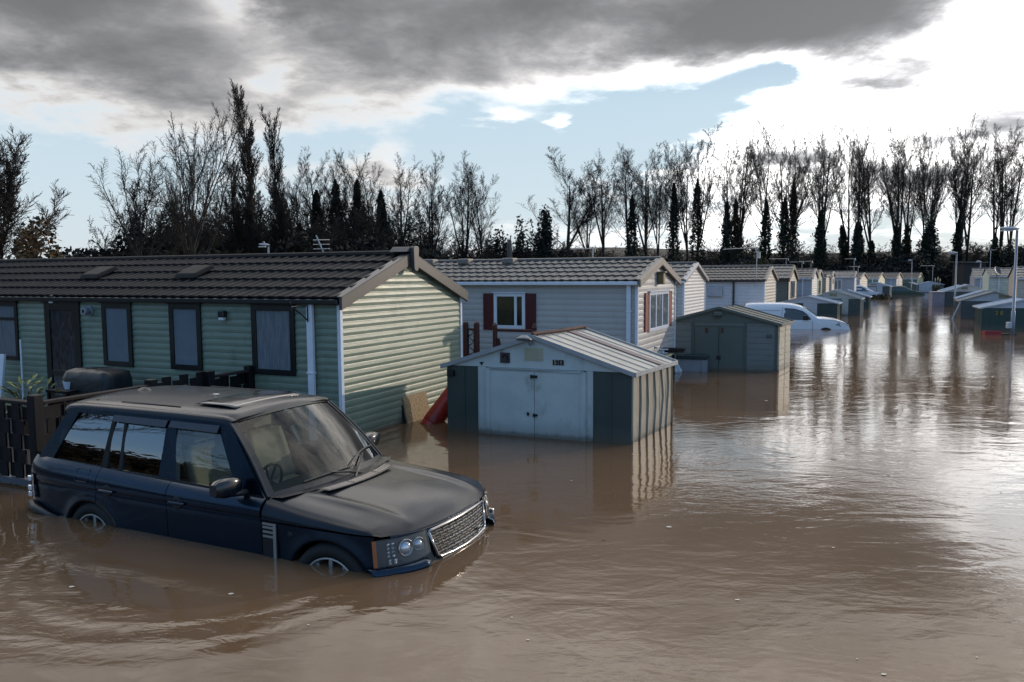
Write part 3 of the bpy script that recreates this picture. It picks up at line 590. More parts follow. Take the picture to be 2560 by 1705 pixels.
for (q0, q1) in ((1.05, 1.24),): k.hexa([(e0[0] + ca * q0, sa * q0, e0[1] + .01), (e1[0] + ca * q0, sa * q0, e1[1] + .01), (e1[0] + ca * q1, sa * q1, e1[1] + .01), (e0[0] + ca * q1, sa * q1, e0[1] + .01), (e0[0] + ca * q0, sa * q0, e0[1] + .022), (e1[0] + ca * q0, sa * q0, e1[1] + .022), (e1[0] + ca * q1, sa * q1, e1[1] + .022), (e0[0] + ca * q1, sa * q1, e0[1] + .022)])
k.build('roof_patch', pm('mauve_sheet', (.16, .12, .12), .6), s1)
# shed 50
g50 = pm('sage_sheet', (.085, .105, .092), .5, var=.06, vs=2, wet=True); p50 = pm('pale_sage_plank', (.15, .17, .165), .5, var=.06, wet=True)
s50side = pm('buff_plank', (.34, .31, .24), .5, var=.08, wet=True)
s2, F, bx = shed('sage green plank effect shed numbered 50 with closed double doors, near the hose reel', (3.87, 19.73), -18.8, 2.71, 1.35, 59, 1.18, 1.56, g50, p50, pm('moss_grey_roof', (.08, .08, .065), .7, var=.2, stain=((.07, .075, .05), 5, .5, .7)), (.75, 1.93, 1.09), g50, ((.0, .05, g50), (.67, .745, g50), (1.935, 2.0, g50), (2.66, 2.71, g50)), None, side_m=s50side, ribs=.45, oh=.1, rib_h=.004)
for (a0, a1) in ((.052, .668), (2.002, 2.658)):
    k = MB(); z = -.3
    while z < 1.14: bx(k, a0, a1, z, min(z + .135, 1.165), .004, .012); z += .142
    k.build('plank_cladding', p50, s2, bevel=.003)
k = MB(); d_ = R(59 + 18.8); z = -.3
while z < 1.1:
    for q in (.05, .70):
        a = Vector((2.71 + math.cos(d_) * q + .035, math.sin(d_) * q, 0)); b_ = a + Vector((math.cos(d_) * .6, math.sin(d_) * .6, 0)); nn = Vector((math.sin(d_), -math.cos(d_), 0)) * .012
        k.hexa([a + Vector((0, 0, z)), b_ + Vector((0, 0, z)), b_ + nn + Vector((0, 0, z)), a + nn + Vector((0, 0, z)), a + Vector((0, 0, z + .13)), b_ + Vector((0, 0, z + .13)), b_ + nn * .3 + Vector((0, 0, z + .13)), a + nn * .3 + Vector((0, 0, z + .13))])
    z += .142
k.build('side_planks', s50side, s2)
text('house_number', '50', .13, blk, s2, (2.52, -.03, .86), (math.pi / 2, 0, 0))
k = MB(); bx(k, 1.29, 1.39, .27, .37, .036, .06); k.build('lock', blk, s2, bevel=.01); k = MB(); bx(k, 1.333, 1.345, -.3, 1.08, .03, .040); k.build('door_gap', blk, s2)
for s in (1.04, 1.42):
    k = MB(); bx(k, s - .03, s + .03, .93, 1.06, .036, .06); k.build('door_ornament', pm('rust_brown', (.09, .035, .02), .7), s2, bevel=.01)
k = MB(); bx(k, 1.22, 1.42, 1.36, 1.46, .02, .16); bx(k, 1.28, 1.36, 1.30, 1.36, .02, .1); k.build('floodlight', g50, s2, bevel=.02)
# sheds further along
cream_s = pm('cream_sheet', (.42, .41, .37), .5, var=.06, wet=True); dg = pm('bottle_green_sheet', (.010, .035, .030), .45, var=.1, wet=True); wsh = pm('white_sheet', (.42, .44, .48), .5, var=.05, wet=True); gsl = pm('slate_green_sheet', (.05, .06, .055), .5, wet=True); tanv = pm('tan_vent', (.26, .22, .15), .6); buff2 = pm('buff_side_sheet', (.35, .32, .26), .5)
NUM = pm('cream_number', (.5, .48, .42), .5); YNUM = pm('ochre_number', (.35, .25, .04), .5)
roofw = pm('white_roof_sheet', (.42, .43, .45), .5, var=.06); roofb = pm('grey_roof_sheet', (.26, .25, .24), .5, var=.1)
shed('white gabled shed with dark green walls right behind the white van', (14.55, 42.65), -22, 3.0, 1.9, 62, .78, 1.15, wsh, dg, roofw, panels=((1.3, 2.0, wsh),))
shed('cream gabled shed with a tan vent and dark green corner panel, past the white van', (17.0, 44.7), -22, 2.7, 2.4, 62, .94, 1.42, cream_s, gsl, roofb, (.6, 1.7, .85), cream_s, ((.05, .55, cream_s), (1.75, 2.1, cream_s)), (1.1, 1.5, 1.08, 1.25, tanv), side_m=buff2, edge_m=cream_s)
shed('bottle green shed numbered 46 in front of the silver pickup', (20.6, 51.5), -21, 2.7, 1.8, 62, .84, 1.27, wsh, dg, roofw, number=('4  6', 2.32, .60, .24, NUM))
shed('white gabled shed with a small vent and a sunlit right wall, behind the silver pickup', (35.5, 79.6), -20, 2.7, 1.8, 58, 1.02, 1.43, wsh, gsl, roofw, (.5, 1.5, .9), wsh, ((.1, .5, gsl), (1.55, 2.05, wsh)), (1.0, 1.5, 1.12, 1.25, tanv), side_m=buff2)
shed('low shed with a pale roof right behind the dark green estate car', (38.0, 85.5), -18, 2.6, 1.8, 60, 1.0, 1.25, wsh, gsl, roofw)
shed('plain grey-green shed with a sunlit right wall, right of the dark green estate car', (46.3, 93.5), -15, 1.9, 2.2, 45, .9, 1.22, g50, g50, roofb, side_m=pm('olive_buff_sheet', (.2, .19, .14), .6))
shed('white and slate shed at the far end of the water beside the pampas grass', (48.6, 93.5), -8, 2.9, 1.8, 70, .95, 1.3, wsh, gsl, roofw, panels=((.1, 1.6, wsh),))
GS = 'garden sheds on the right of the lane'
blue_g = pm('blue_grey_sheet', (.055, .065, .07), .5, wet=True)
sA, F, bx = shed('white gabled blue-grey shed with a lilac lean-to, beside the middle lamp post', (30.4, 54.8), -20, 2.9, 2.2, 66, 1.04, 1.52, wsh, blue_g, roofw, vent=(1.0, 1.4, 1.18, 1.36, tanv), group=GS)
k = MB(); k.box(-.78, -.02, -.05, 1.5, -.4, .98); k.box(-.82, -.01, -.1, 1.55, .985, 1.02); k.build('lean_to', pm('lilac_board', (.25, .22, .26), .6), sA)
sB, F, bx = shed('slate shed with a white gable and tan vent, behind the leaning drainpipe', (23.1, 40.1), -20, 2.9, 2.2, 66, .92, 1.38, wsh, blue_g, roofb, vent=(1.65, 2.1, 1.06, 1.24, tanv), group=GS, edge_m=pm('rusty_edge', (.22, .19, .16), .7))
k = MB(); k.tube([(-.06, -.12, .86), (-.5, -.5, -.1)], .035, 6); k.build('drainpipe', pm('grey_pipe', (.25, .27, .3), .5), sB)
shed('bottle green shed numbered 28 behind the nearest lamp post', (19.31, 32.01), -20, 3.05, 2.2, 66, .93, 1.27, wsh, dg, roofw, number=('2 8', .60, .72, .22, YNUM), group=GS)
shed('shed showing only its white roof slope just behind the slate shed with tan vent', (24.4, 42.6), -20, 2.4, 1.6, 66, .98, 1.38, wsh, gsl, roofw, group=GS)
shed('small shed roof showing just past the blue-grey shed by the middle lamp post', (32.3, 58.8), -20, 2.6, 1.8, 66, 1.0, 1.42, wsh, gsl, roofw, group=GS)
# dark barn under the trees on the right
bn = thing('barn', 'small dark barn with a thin pale roof edge under the trees beyond the right row', 'barn', (57.7, 100, 0), R(-12))
k = MB(); k.box(0, 2.6, 0, 4, -.5, 3.6); k.build('wall', pm('dark_boarding', (.03, .028, .026), .8), bn); k = MB(); k.hexa([(-.2, -.3, 3.62), (2.8, -.3, 3.55), (2.8, 4.3, 3.6), (-.2, 4.3, 3.7), (-.2, -.3, 3.74), (2.8, -.3, 3.66), (2.8, 4.3, 3.75), (-.2, 4.3, 3.82)]); k.build('roof', roofl, bn)

# ---------------------------------------------------------------- lamp posts
galv = pm('galvanised_steel', (.20, .23, .27), .45, .5, var=.1)
def lamp(label, x, y, h, hd=-1, box=False, r=.06, z0=-.4, hr=.7):
    t0 = thing('street_lamp', label, 'street lamp', (x, y, 0), 0, 'street lamps')
    k = MB(); k.tube([(0, 0, z0), (0, 0, .9), (0, 0, .92), (0, 0, h)], [r, r, r * .72, r * .6], 10); k.build('post', galv, t0, smooth=True)
    k = MB(); rows = []
    for i in range(9):
        f = i / 8; wv = .13 * math.sin(math.pi * min(1, f * .9 + .08)) ** .6 * hr / .7; cx = hd * hr * f - hd * .06; rows.append([(cx, wv * math.cos(a), h + .05 + wv * .55 * math.sin(a) + f * .03) for a in [2 * math.pi * q / 10 for q in range(10)]])
    k.grid(rows, True); hdm = k.build('lamp_head', pm('pale_grey_lamp', (.42, .44, .46), .4), t0, smooth=True)
    k = MB(); k.lathe([(.04, 0), (.04, .05), (.001, .06)], 8, (hd * hr * .4, 0, h + .12)); k.build('photocell', galv, hdm)
    k = MB(); k.box(hd * hr * .25, hd * hr * .85, -.07, .07, h - .035, h + .0) if hd > 0 else k.box(hd * hr * .85, hd * hr * .25, -.07, .07, h - .035, h + .0); k.build('lens', MATS['frosted_lens'], hdm)
    if box:
        k = MB(); k.box(-.22, -.06, -.08, .08, .26, .5); k.build('control_box', MATS['pale_grey_lamp'], t0, bevel=.02)
    return t0
lamp('tall galvanised lamp post at the right edge with a small box near the water', 18.98, 29.5, 3.95, -1, True, .075, hr=.72)
lamp('galvanised lamp post standing in the water beside the blue-grey shed', 30.37, 53.5, 3.66, -1, r=.07, hr=.62)
lamp('small distant lamp with a white head above the far caravans', 46.0, 90.0, 3.75, -1, r=.06, hr=.5)
lamp('lamp head poking up above the dark barn on the right', 44.9, 75.0, 3.35, -1, r=.07, hr=.5)
lamp('lamp head poking up behind the green caravan roof on the left', -9.29, 30.0, 3.55, -1, r=.055, hr=.42)

# ---------------------------------------------------------------- deck fence in front of the green caravan
fm = pm('dark_stained_timber', (.005, .005, .007), .6, spec=.25, var=.35, vs=6, stretch=(3, 3, 1))
fm2 = pm('weathered_rail', (.025, .020, .019), .8, spec=.2, var=.3, vs=8, stretch=(1, 3, 3))
fn = thing('deck_fence', 'dark stained deck fence with square posts and staggered slats, behind the dark car', 'fence', (-3.97, 11.83, 0), GA)
for (x, y, zt) in ((-.06, 0, 1.05), (-.852, 0, 1.06), (-1.837, 0, 1.06), (-3.40, 0, 1.08), (-3.40, 1.9, 1.06), (-3.40, 3.6, 1.06)):
    k = MB(); k.box(x - .06, x + .06, y - .06, y + .06, -.5, zt); k.build('post', fm, fn, bevel=.012)
for (x0, x1, zz_) in ((-3.34, -1.90, .995), (-.79, -.12, .99)):
    k = MB(); k.box(x0, x1, -.055, .055, zz_ - .035, zz_); k.build('rail', fm2, fn, bevel=.006)
k = MB(); k.box(-3.455, -3.345, .065, 1.84, .965, 1.0); k.build('rail', fm2, fn, bevel=.006); k = MB(); k.box(-3.455, -3.345, 1.96, 3.54, .965, 1.0); k.build('rail', fm2, fn, bevel=.006)
k = MB(); k.box(-3.34, -.12, -.03, .03, .03, .10); k.build('rail', fm, fn); k = MB(); k.box(-3.46, -3.36, .06, 3.5, .03, .09); k.build('rail', pm('grey_rail', (.07, .08, .10), .6), fn)
for (p0, p1, mp_, ztop) in ((-3.33, -1.9, lambda a, c: (a, c), .95), (-1.78, -.91, lambda a, c: (a, c), 1.02), (-.79, -.12, lambda a, c: (a, c), .95), (.07, 3.5, lambda a, c: (-3.40 - c, a), .95)):
    k = MB(); n = int((p1 - p0) / .135); st = (p1 - p0) / n
    for i in range(n):
        for j in range(5):
            z0 = .1 + j * (ztop - .1) / 5; z1 = z0 + (ztop - .1) / 5 - .004 + (.0 if j < 4 else (.04 if i % 2 else -.02)); a = p0 + i * st + (st * .5 if j % 2 else 0) + .01; a1 = min(a + st * .985, p1)
            c = .030 if (i + j) % 2 else -.004
            q0 = mp_(a, c); q1 = mp_(a1, c + .018); k.box(min(q0[0], q1[0]), max(q0[0], q1[0]), min(q0[1], q1[1]), max(q0[1], q1[1]), z0, z1)
    k.build('slat_panel', fm, fn)
dk = MB(); dk.box(-3.3, -.12, .1, 5.2, -.02, .03); tag(dk.build('timber_deck', fm2), 'low timber deck inside the dark slatted fence', 'deck'); dk_ = bpy.data.objects['timber_deck']; dk_.location = (-3.97, 11.83, 0); dk_.rotation_euler = (0, 0, GA)

def loc1(x, y): p = Vector((-2.458, 11.127, 0)) + G * x + L * y; return (p.x, p.y, 0)
# barbecue under a black cover
bq = thing('covered_barbecue', 'barbecue under a loose black cover by the caravan door, behind the deck fence', 'barbecue', loc1(-.75, 4.15), GA)
rnd = random.Random(5); k = MB(); rows = []
for j, (z, s) in enumerate(((.03, 1.12), (.3, 1.05), (.6, 1.0), (.82, .98), (.93, .9), (.97, .6), (.98, .05))):
    rows.append([((.26 * s * max(-1, min(1, 1.35 * math.cos(a))) + rnd.uniform(-.014, .014)), .52 * s * max(-1, min(1, 1.35 * math.sin(a))) + .03 * math.sin(a * 9 + j) * (1 if z < .8 else .3), z + rnd.uniform(-.012, .012)) for a in [2 * math.pi * q / 32 for q in range(32)]])
k.grid(rows, True); k.build('cover', pm('black_cover', (.008, .009, .010), .42, bump=.01, bs=9), bq, smooth=True)
# potted plant
leafm = pm('yellow_green_leaf', (.16, .17, .03), .5, var=.5, vs=4)
pl = thing('potted_plant', 'yellow-green large leaved plant above the fence corner on the left', 'plant', loc1(-1.5, 4.75), 0)
k = MB(); rnd = random.Random(11)
def leaf(k, p, d, l, w_):
    d = Vector(d).normalized(); s = d.cross(Vector((0, 0, 1))).normalized() * w_; up = Vector((0, 0, 1)); p = Vector(p); mid = p + d * l * .5 + up * l * .06; tip = p + d * l - up * l * .06
    k.quad(p, mid + s, tip, mid - s)
for i in range(60):
    a = rnd.uniform(0, 6.28); r = rnd.uniform(0, .42); z = rnd.uniform(.35, .9 - r * .5); leaf(k, (r * math.cos(a), r * math.sin(a), z), (math.cos(a), math.sin(a), rnd.uniform(-.1, 1.3)), rnd.uniform(.12, .24), rnd.uniform(.02, .045))
k.build('leaves', leafm, pl); k = MB(); k.lathe([(.001, 0.03), (.13, .03), (.18, .33), (.15, .33), (.14, .28), (.001, .28)], 14); k.build('pot', pm('terracotta', (.15, .06, .03), .8), pl)
k = MB()
for i in range(7): a = i * .9; k.tube([(0, 0, .28), (.1 * math.cos(a), .1 * math.sin(a), .5), (.2 * math.cos(a), .2 * math.sin(a), .7)], .008, 4)
k.build('stems', pm('stem', (.06, .06, .02), .7), pl)
k = MB(); k.tube([(0, 0, .03), (.01, 0, 1.34)], .016, 6); o = k.build('white_pole', white_pvc); o.location = loc1(-.5, 6.4); tag(o, 'thin white upright pole by the caravan wall at the left', 'pole')
k = MB(); k.box(-.02, .02, -.16, .16, .03, 1.06); o = k.build('white_board', white_pvc, bevel=.004); o.location = loc1(-.5, 7.22); o.rotation_euler = (0, R(8), GA); tag(o, 'white board leaning upright at the left picture edge', 'board')
k = MB(); k.lathe([(.001, .0), (.05, 0), (.075, .12), (.07, .12), (.045, .01), (.001, .01)], 10); tb = k.build('plastic_tub', white_pvc); tb.location = (loc1(-1.0, 4.5)[0], loc1(-1.0, 4.5)[1], .66); tag(tb, 'small pale plastic tub between the plant and the black cover', 'tub')
sto = thing('garden_table', 'dark garden table carrying the pale tub behind the fence', 'table', loc1(-1.0, 4.5), GA)
k = MB(); k.box(-.2, .2, -.25, .25, .62, .66); k.build('table_top', fm, sto)
for sx_ in (-.17, .17):
    for sy_ in (-.22, .22): k = MB(); k.box(sx_ - .02, sx_ + .02, sy_ - .02, sy_ + .02, .03, .62); k.build('leg', fm, sto)
# chipboard leaning on the gable, red gas bottle
bo = thing('leaning_board', 'rectangular tan chipboard panel leaning against the green gable at the waterline', 'board', loc1(1.2, -.06), 0)
bo.location = (-1.72, 12.52, 0); bo.rotation_euler = (R(-12), 0, GA)
k = MB(); k.box(0, .72, -.025, .0, -.45, .44); k.build('panel', pm('chipboard', (.27, .19, .10), .8, var=.35, vs=30, bump=.002, bs=80), bo); k = MB(); k.box(-.03, .74, .004, .05, -.45, .46); k.build('batten_frame', fm2, bo)
gz = thing('gas_bottle', 'red gas bottle tipped over between the chipboard and shed 51', 'gas bottle', (-1.40, 12.55, -.10), 0)
gz.rotation_mode = 'QUATERNION'; gz.rotation_quaternion = Vector((.46, .36, .58)).to_track_quat('Z', 'Y')
gr = pm('red_gas_paint', (.33, .022, .012), .38, var=.2, vs=5, stain=((.12, .01, .008), 5, .55, .75))
k = MB(); k.lathe([(.001, .06), (.12, .07), (.155, .12), (.16, .2), (.16, .85), (.14, .97), (.08, 1.04), (.04, 1.06), (.04, 1.12), (.001, 1.12)], 24); k.build('cylinder', gr, gz, smooth=True)
k = MB(); k.lathe([(.135, .0), (.15, .0), (.15, .1), (.135, .1), (.135, .0)], 24); k.build('foot_ring', gr, gz)
k = MB(); k.lathe([(.07, 1.03), (.10, 1.05), (.10, 1.2), (.09, 1.2), (.09, 1.06)], 16); k.build('valve_guard', gr, gz)
# burgundy deck rails in front of caravan 2
br = pm('burgundy_timber', (.055, .012, .010), .5, var=.2, vs=9)
def loc2(x, y): p = Vector((2.56, 15.97, 0)) + G * x + L * y; return (p.x, p.y, 0)
gt = thing('deck_gate', 'burgundy deck gate with black scrollwork between two round topped posts', 'gate', loc2(-1.3, 0), GA)
for y in (3.28, 3.02): k = MB(); k.tube([(0, y, -.3), (0, y, 1.40), (0, y, 1.43), (0, y, 1.45)], [.06, .06, .045, .01], 10); k.build('post', br, gt)
k = MB(); k.box(-.02, .02, 3.05, 3.25, 1.26, 1.30); k.build('rail', br, gt)
k = MB(); rnd = random.Random(2)
for y in (3.09, 3.21): k.tube([(0, y, .3), (0, y, 1.26)], .008, 4)
for i in range(9):
    z = .35 + i * .1; s = 1 if i % 2 else -1; k.tube([(0, 3.15 - s * .055, z), (0, 3.15 + s * .03, z + .04), (0, 3.15 + s * .05, z + .09), (0, 3.15 - s * .01, z + .12), (0, 3.15 - s * .05, z + .18)], .006, 4)
k.build('scrollwork', blk, gt)
hr_ = thing('deck_handrail', 'burgundy deck handrail with curved bracket under the shuttered window', 'handrail', loc2(-1.3, 0), GA)
k = MB(); k.tube([(0, 2.6, -.3), (0, 2.6, 1.38), (0, 2.6, 1.43)], [.05, .05, .01], 10); k.build('post', br, hr_); k = MB(); k.tube([(0, 1.72, -.3), (0, 1.72, 1.2), (0, 1.72, 1.24), (0, 1.72, 1.3), (0, 1.72, 1.34), (0, 1.72, 1.44)], [.05, .05, .07, .03, .05, .02], 10); k.build('post', br, hr_)
k = MB(); k.box(-.03, .03, 1.74, 2.56, 1.25, 1.30); k.build('rail', br, hr_); k = MB(); k.box(-.03, .03, 1.5, 1.7, 1.18, 1.25); k.build('shelf', br, hr_)
k = MB(); k.prism([(2.55, .75), (2.55, 1.12), (2.50, 1.10), (2.47, .95), (2.33, .75)], -.02, .02, lambda a, b_, c: (c, a, b_)); k.build('bracket', br, hr_)
# green table with hose reel, bench and bag beside shed 50
gm = pm('dark_green_paint', (.03, .055, .04), .5, var=.1)
tb_ = thing('garden_table', 'dark green garden table loaded with hose and junk left of shed 50', 'table', (3.05, 17.35, 0), R(65))
k = MB(); k.box(-.5, 1.75, -.45, .35, .56, .60); k.build('table_top', gm, tb_, bevel=.01)
for x in (-.4, 1.1):
    for y in (-.3, .3): k = MB(); k.box(x - .03, x + .03, y - .03, y + .03, -.4, .56); k.build('leg', blk, tb_)  # legs coloured black to stand in for the shade under the table
hz = thing('hose_reel', 'dark round hose reel on the green table below the red shutter', 'hose reel', (2.92, 17.3, .82), R(-20))
k = MB(); rt = Matrix.Rotation(math.pi / 2, 3, 'X'); k.lathe([(.001, -.05), (.21, -.05), (.22, -.04), (.22, -.02), (.12, -.02), (.12, .06), (.22, .06), (.22, .09), (.001, .09)], 24, (0, 0, 0), rt); k.build('drum', pm('dark_green_plastic', (.02, .03, .027), .5), hz)
k = MB(); k.tube([(0, .02, .2), (.02, .02, .27), (.06, .02, .25)], .012, 5); k.box(-.12, .12, -.1, .1, -.22, -.2); k.build('handle', blk, hz)
hs = MB(); pts = []
for i in range(90): a = i * .55; pts.append((.11 * math.cos(a) * (1 + .2 * math.sin(i)), .09 * math.sin(a), .02 + .0022 * i + .01 * math.sin(i * 1.3)))
hs.tube(pts, .014, 5); o = hs.build('hose', pm('teal_hose', (.01, .10, .12), .4), smooth=True); o.location = (3.28, 17.75, .605); tag(o, 'teal garden hose heaped on the green table', 'hose')
k = MB(); k.box(-.35, .35, -.07, .07, 0, .1); o = k.build('timber_block', fm2, bevel=.01); o.location = (3.62, 17.9, .603); o.rotation_euler = (0, 0, R(-20)); tag(o, 'brown timber block lying on the green table', 'timber')
k = MB(); k.box(-.12, .12, -.03, .03, .08, .10); k.box(-.01, .03, -.02, .02, 0, .08); k.box(-.14, .1, -.04, .04, 0, .015); o = k.build('white_bracket', white_pvc); o.location = (3.42, 17.6, .603); o.rotation_euler = (0, 0, R(-10)); tag(o, 'small white plastic bracket on the green table', 'bracket')
k = MB(); k.tube([(0, 0, 0), (0, .0, .12), (.03, 0, .17), (.08, 0, .15)], .016, 6); o = k.build('hose_nozzle', MATS['teal_hose']); o.location = (3.15, 17.25, .603); tag(o, 'small teal hose nozzle by the hose reel', 'nozzle')
bn2 = thing('storage_bench', 'pale grey storage box with a dark green lid in front of shed 50 doors', 'storage box', (4.15, 19.38, 0), R(-18.8))
k = MB(); k.box(0, .72, -.22, .08, -.4, .30); k.box(.58, .70, -.235, -.221, -.4, .30); k.build('box', pm('grey_lilac_plastic', (.22, .24, .27), .5), bn2, bevel=.01); k = MB(); k.box(-.16, .74, -.26, .1, .305, .40); k.build('lid', pm('dark_teal_plastic', (.01, .03, .03), .4), bn2, bevel=.015)
k = MB(); rnd = random.Random(9); rows = []
for z, s in ((-.05, .9), (.04, 1.1), (.1, .9), (.17, .55), (.22, .3), (.24, .02)): rows.append([(.13 * s * math.cos(a) * rnd.uniform(.8, 1.2), .1 * s * math.sin(a) * rnd.uniform(.8, 1.2), z + rnd.uniform(-.01, .01)) for a in [6.283 * q / 14 for q in range(14)]])
k.grid(rows, True); o = k.build('carrier_bag', pm('white_polythene', (.5, .55, .6), .35)); o.location = (4.0, 18.95, 0); tag(o, 'crumpled white carrier bag floating beside shed 50', 'bag')
k = MB(); k.box(0, .15, 0, .25, -.4, .36); o = k.build('plastic_box', wsh); o.location = (3.70, 18.75, 0); o.rotation_euler = (0, 0, R(-22)); tag(o, 'narrow white box standing in the water between shed 51 and the carrier bag', 'box')
# red crate
rcx = thing('floating_crate', 'red plastic crate floating in front of shed 28', 'crate', (18.1, 29.75, 0), R(-15))
rp = pm('red_plastic', (.30, .015, .02), .4)
k = MB(); k.box(0, .55, 0, .03, -.08, .13); k.box(0, .55, .3, .33, -.08, .13); k.box(0, .03, .03, .3, -.08, .13); k.box(.52, .55, .03, .3, -.08, .13); k.box(.03, .52, .03, .3, -.08, -.04); k.build('body', rp, rcx); k = MB(); k.box(-.02, .57, -.02, .0, .1, .15); k.build('rim', rp, rcx)
k = MB(); k.box(0, .6, -.1, .1, -.02, .03); o = k.build('floating_plank', fm); o.location = (18.75, 29.9, 0); tag(o, 'short dark plank floating just right of the red crate', 'plank')
# pampas grass
pg = thing('pampas_grass', 'brown clump of pampas grass with pale plumes at the far end of the water', 'plant', (49.6, 91.3, 0))
k = MB(); rnd = random.Random(4)
for i in range(160):
    a = rnd.uniform(0, 6.28); l = rnd.uniform(.5, 1.1); r = rnd.uniform(.2, .9); k.quad((0.1 * math.cos(a), .1 * math.sin(a), 0), (r * .5 * math.cos(a) + .03, r * .5 * math.sin(a), l * .8), (r * math.cos(a), r * math.sin(a), l * rnd.uniform(.5, .95)), (r * .5 * math.cos(a) - .03, r * .5 * math.sin(a), l * .8))
k.build('blades', pm('dry_grass', (.07, .06, .03), .8), pg)
k = MB()
for (x, h) in ((-.1, 1.75), (.12, 1.9), (.3, 1.7)): k.tube([(x, 0, .3), (x * 1.3, 0, h - .5), (x * 1.4, 0, h - .25), (x * 1.5, 0, h)], [.01, .02, .09, .02], 6)
k.build('plume', pm('plume', (.45, .38, .25), .9), pg)

# ---------------------------------------------------------------- main car (x forward from the rear bumper, y to the car's left, z from the tyre contact)
paint = pm('navy_paint', (.004, .017, .037), .28, .8, var=.12, vs=1.5, coat=.35, rvar=.08)
def dusty(name, col, dust, amt):
    ma = bpy.data.materials.new(name); ma.use_nodes = True; t = NT(ma.node_tree); tc = t.n('ShaderNodeTexCoord').outputs['Object']
    p = t.n('ShaderNodeBsdfPrincipled'); n = t.noise(t.mapping(tc, (1, 1.4, 1)), 2.2, 6, .6); n3 = t.noise(tc, 38, 3, .6)
    t.put(p.inputs['Base Color'], t.mix(t.m('MULTIPLY', t.rng(t.m('ADD', n, t.m('MULTIPLY', n3, .25)), .35, .9), amt), C4(col), C4(dust)))
    t.put(p.inputs['Roughness'], t.m('ADD', .20, t.m('MULTIPLY', n, .18))); p.inputs['Metallic'].default_value = .2; p.inputs['Coat Weight'].default_value = .2; p.inputs['Coat Roughness'].default_value = .12; p.inputs['Specular IOR Level'].default_value = .2
    o = t.n('ShaderNodeOutputMaterial'); t.link(p.outputs[0], o.inputs[0]); return ma
dpaint = dusty('dusty_navy_paint', (.004, .008, .015), (.024, .025, .029), .22)
blackp = pm('black_plastic', (.008, .009, .011), .42, var=.2); rubber = pm('tyre_rubber', (.010, .010, .010), .8)
chrome = pm('chrome', (.30, .30, .31), .18, 1., var=.08, vs=6, rvar=.1); silver = pm('satin_silver', (.42, .43, .44), .32, .85, var=.1)
wgl = glass('windscreen_glass', (.42, .48, .44), 1.5, .01, dirt=.02, f0=.03); fgl = glass('front_door_glass', (.42, .47, .47), 1.7, .012, dirt=.03, f0=.11); pgl = glass('privacy_glass', (.02, .022, .028), 1.75, .01, f0=.26)
car = thing('parked_car', 'dark navy four wheel drive car standing door deep in brown flood water in front', 'car', (-4.857, 8.882, -.565), -.4422)
def lerp_t(x, T):
    if x <= T[0][0]: return T[0][1]
    for (a, va), (b_, vb) in zip(T, T[1:]):
        if x <= b_: return va + (vb - va) * (x - a) / (b_ - a)
    return T[-1][1]
def sm_t(x, T):   # smooth interpolation through the table
    xs = [q[0] for q in T]
    if x <= xs[0]: return T[0][1]
    if x >= xs[-1]: return T[-1][1]
    i = max(j for j in range(len(xs)) if xs[j] <= x); i = min(i, len(xs) - 2)
    def v(j): return T[max(0, min(len(T) - 1, j))][1]
    h = xs[i + 1] - xs[i]; u = (x - xs[i]) / h
    def sl_(j):
        a, b_ = max(0, j - 1), min(len(xs) - 1, j + 1); return (T[b_][1] - T[a][1]) / (xs[b_] - xs[a])
    m0, m1 = sl_(i) * h, sl_(i + 1) * h
    return (2 * u**3 - 3 * u**2 + 1) * v(i) + (u**3 - 2 * u**2 + u) * m0 + (-2 * u**3 + 3 * u**2) * v(i + 1) + (u**3 - u**2) * m1
PLAN = [(.2, .84), (.27, .90), (.4, .935), (.7, .957), (1.2, .965), (2.4, .968), (3.6, .966), (4.1, .962), (4.35, .95), (4.5, .925), (4.62, .885), (4.72, .83)]
BELT = [(.2, 1.13), (.5, 1.13), (1.4, 1.105), (2.3, 1.07), (3.42, 1.045)]
VO = [(.40, -.035), (.50, -.022), (.68, -.014), (.80, -.010), (.880, -.006), (.892, -.012), (.903, .001), (.95, .002), (1.0, -.004), (1.05, -.022), (1.09, -.045), (1.13, -.08)]
ARCH = ((1.25, .40), (4.13, .41))
def zbot(x):
    z = .36
    for xc, r in ARCH:
        if abs(x - xc) < r: z = max(z, .385 + math.sqrt(r * r - (x - xc) ** 2))
    return z
def yside(x, z, top):
    flare = 0
    for xc, r in ARCH:
        q = math.hypot(x - xc, z - .385); flare = max(flare, .016 * math.exp(-((q - r) / .07) ** 2))
    k = (z - top)   # measure shoulder relative to the belt height
    zz = z + (1.13 - top) * max(0, min(1, (z - .95) / (top - .95)))
    return sm_t(x, PLAN) + lerp_t(zz, VO) + flare
def side_panel(x0, x1, ztop, side, nz=9, name='door', mat=paint, zlo=None):
    n = max(6, int((x1 - x0) / .05)); rows = []
    for i in range(n + 1):
        x = x0 + (x1 - x0) * i / n; tz = ztop(x); zb = zbot(x); zs = [tz, tz - .025, tz - .06, tz - .10, .935, .915, .903, .892, .880]
        if tz < .93: zs = [tz, tz - .002, tz - .004, tz - .006, tz - .008, tz - .010, tz - .012, tz - .014, tz - .016]
        zl = zs[-1]; zs += [zl + (zb - zl) * q / 7 for q in range(1, 8)]
        rows.append([(x, side * yside(x, z, tz if tz > .93 else 1.05), z) for z in zs] + [(x, side * (yside(x, zb, 1.05) - .05), zb + .002)])
    k = MB(); k.grid(rows if side < 0 else rows[::-1]); return k
belt = lambda x: sm_t(x, BELT)
XF = lambda y: 4.845 - .05 * (abs(y) / .5) ** 2 - .12 * max(0, (abs(y) - .55) / .35) ** 2
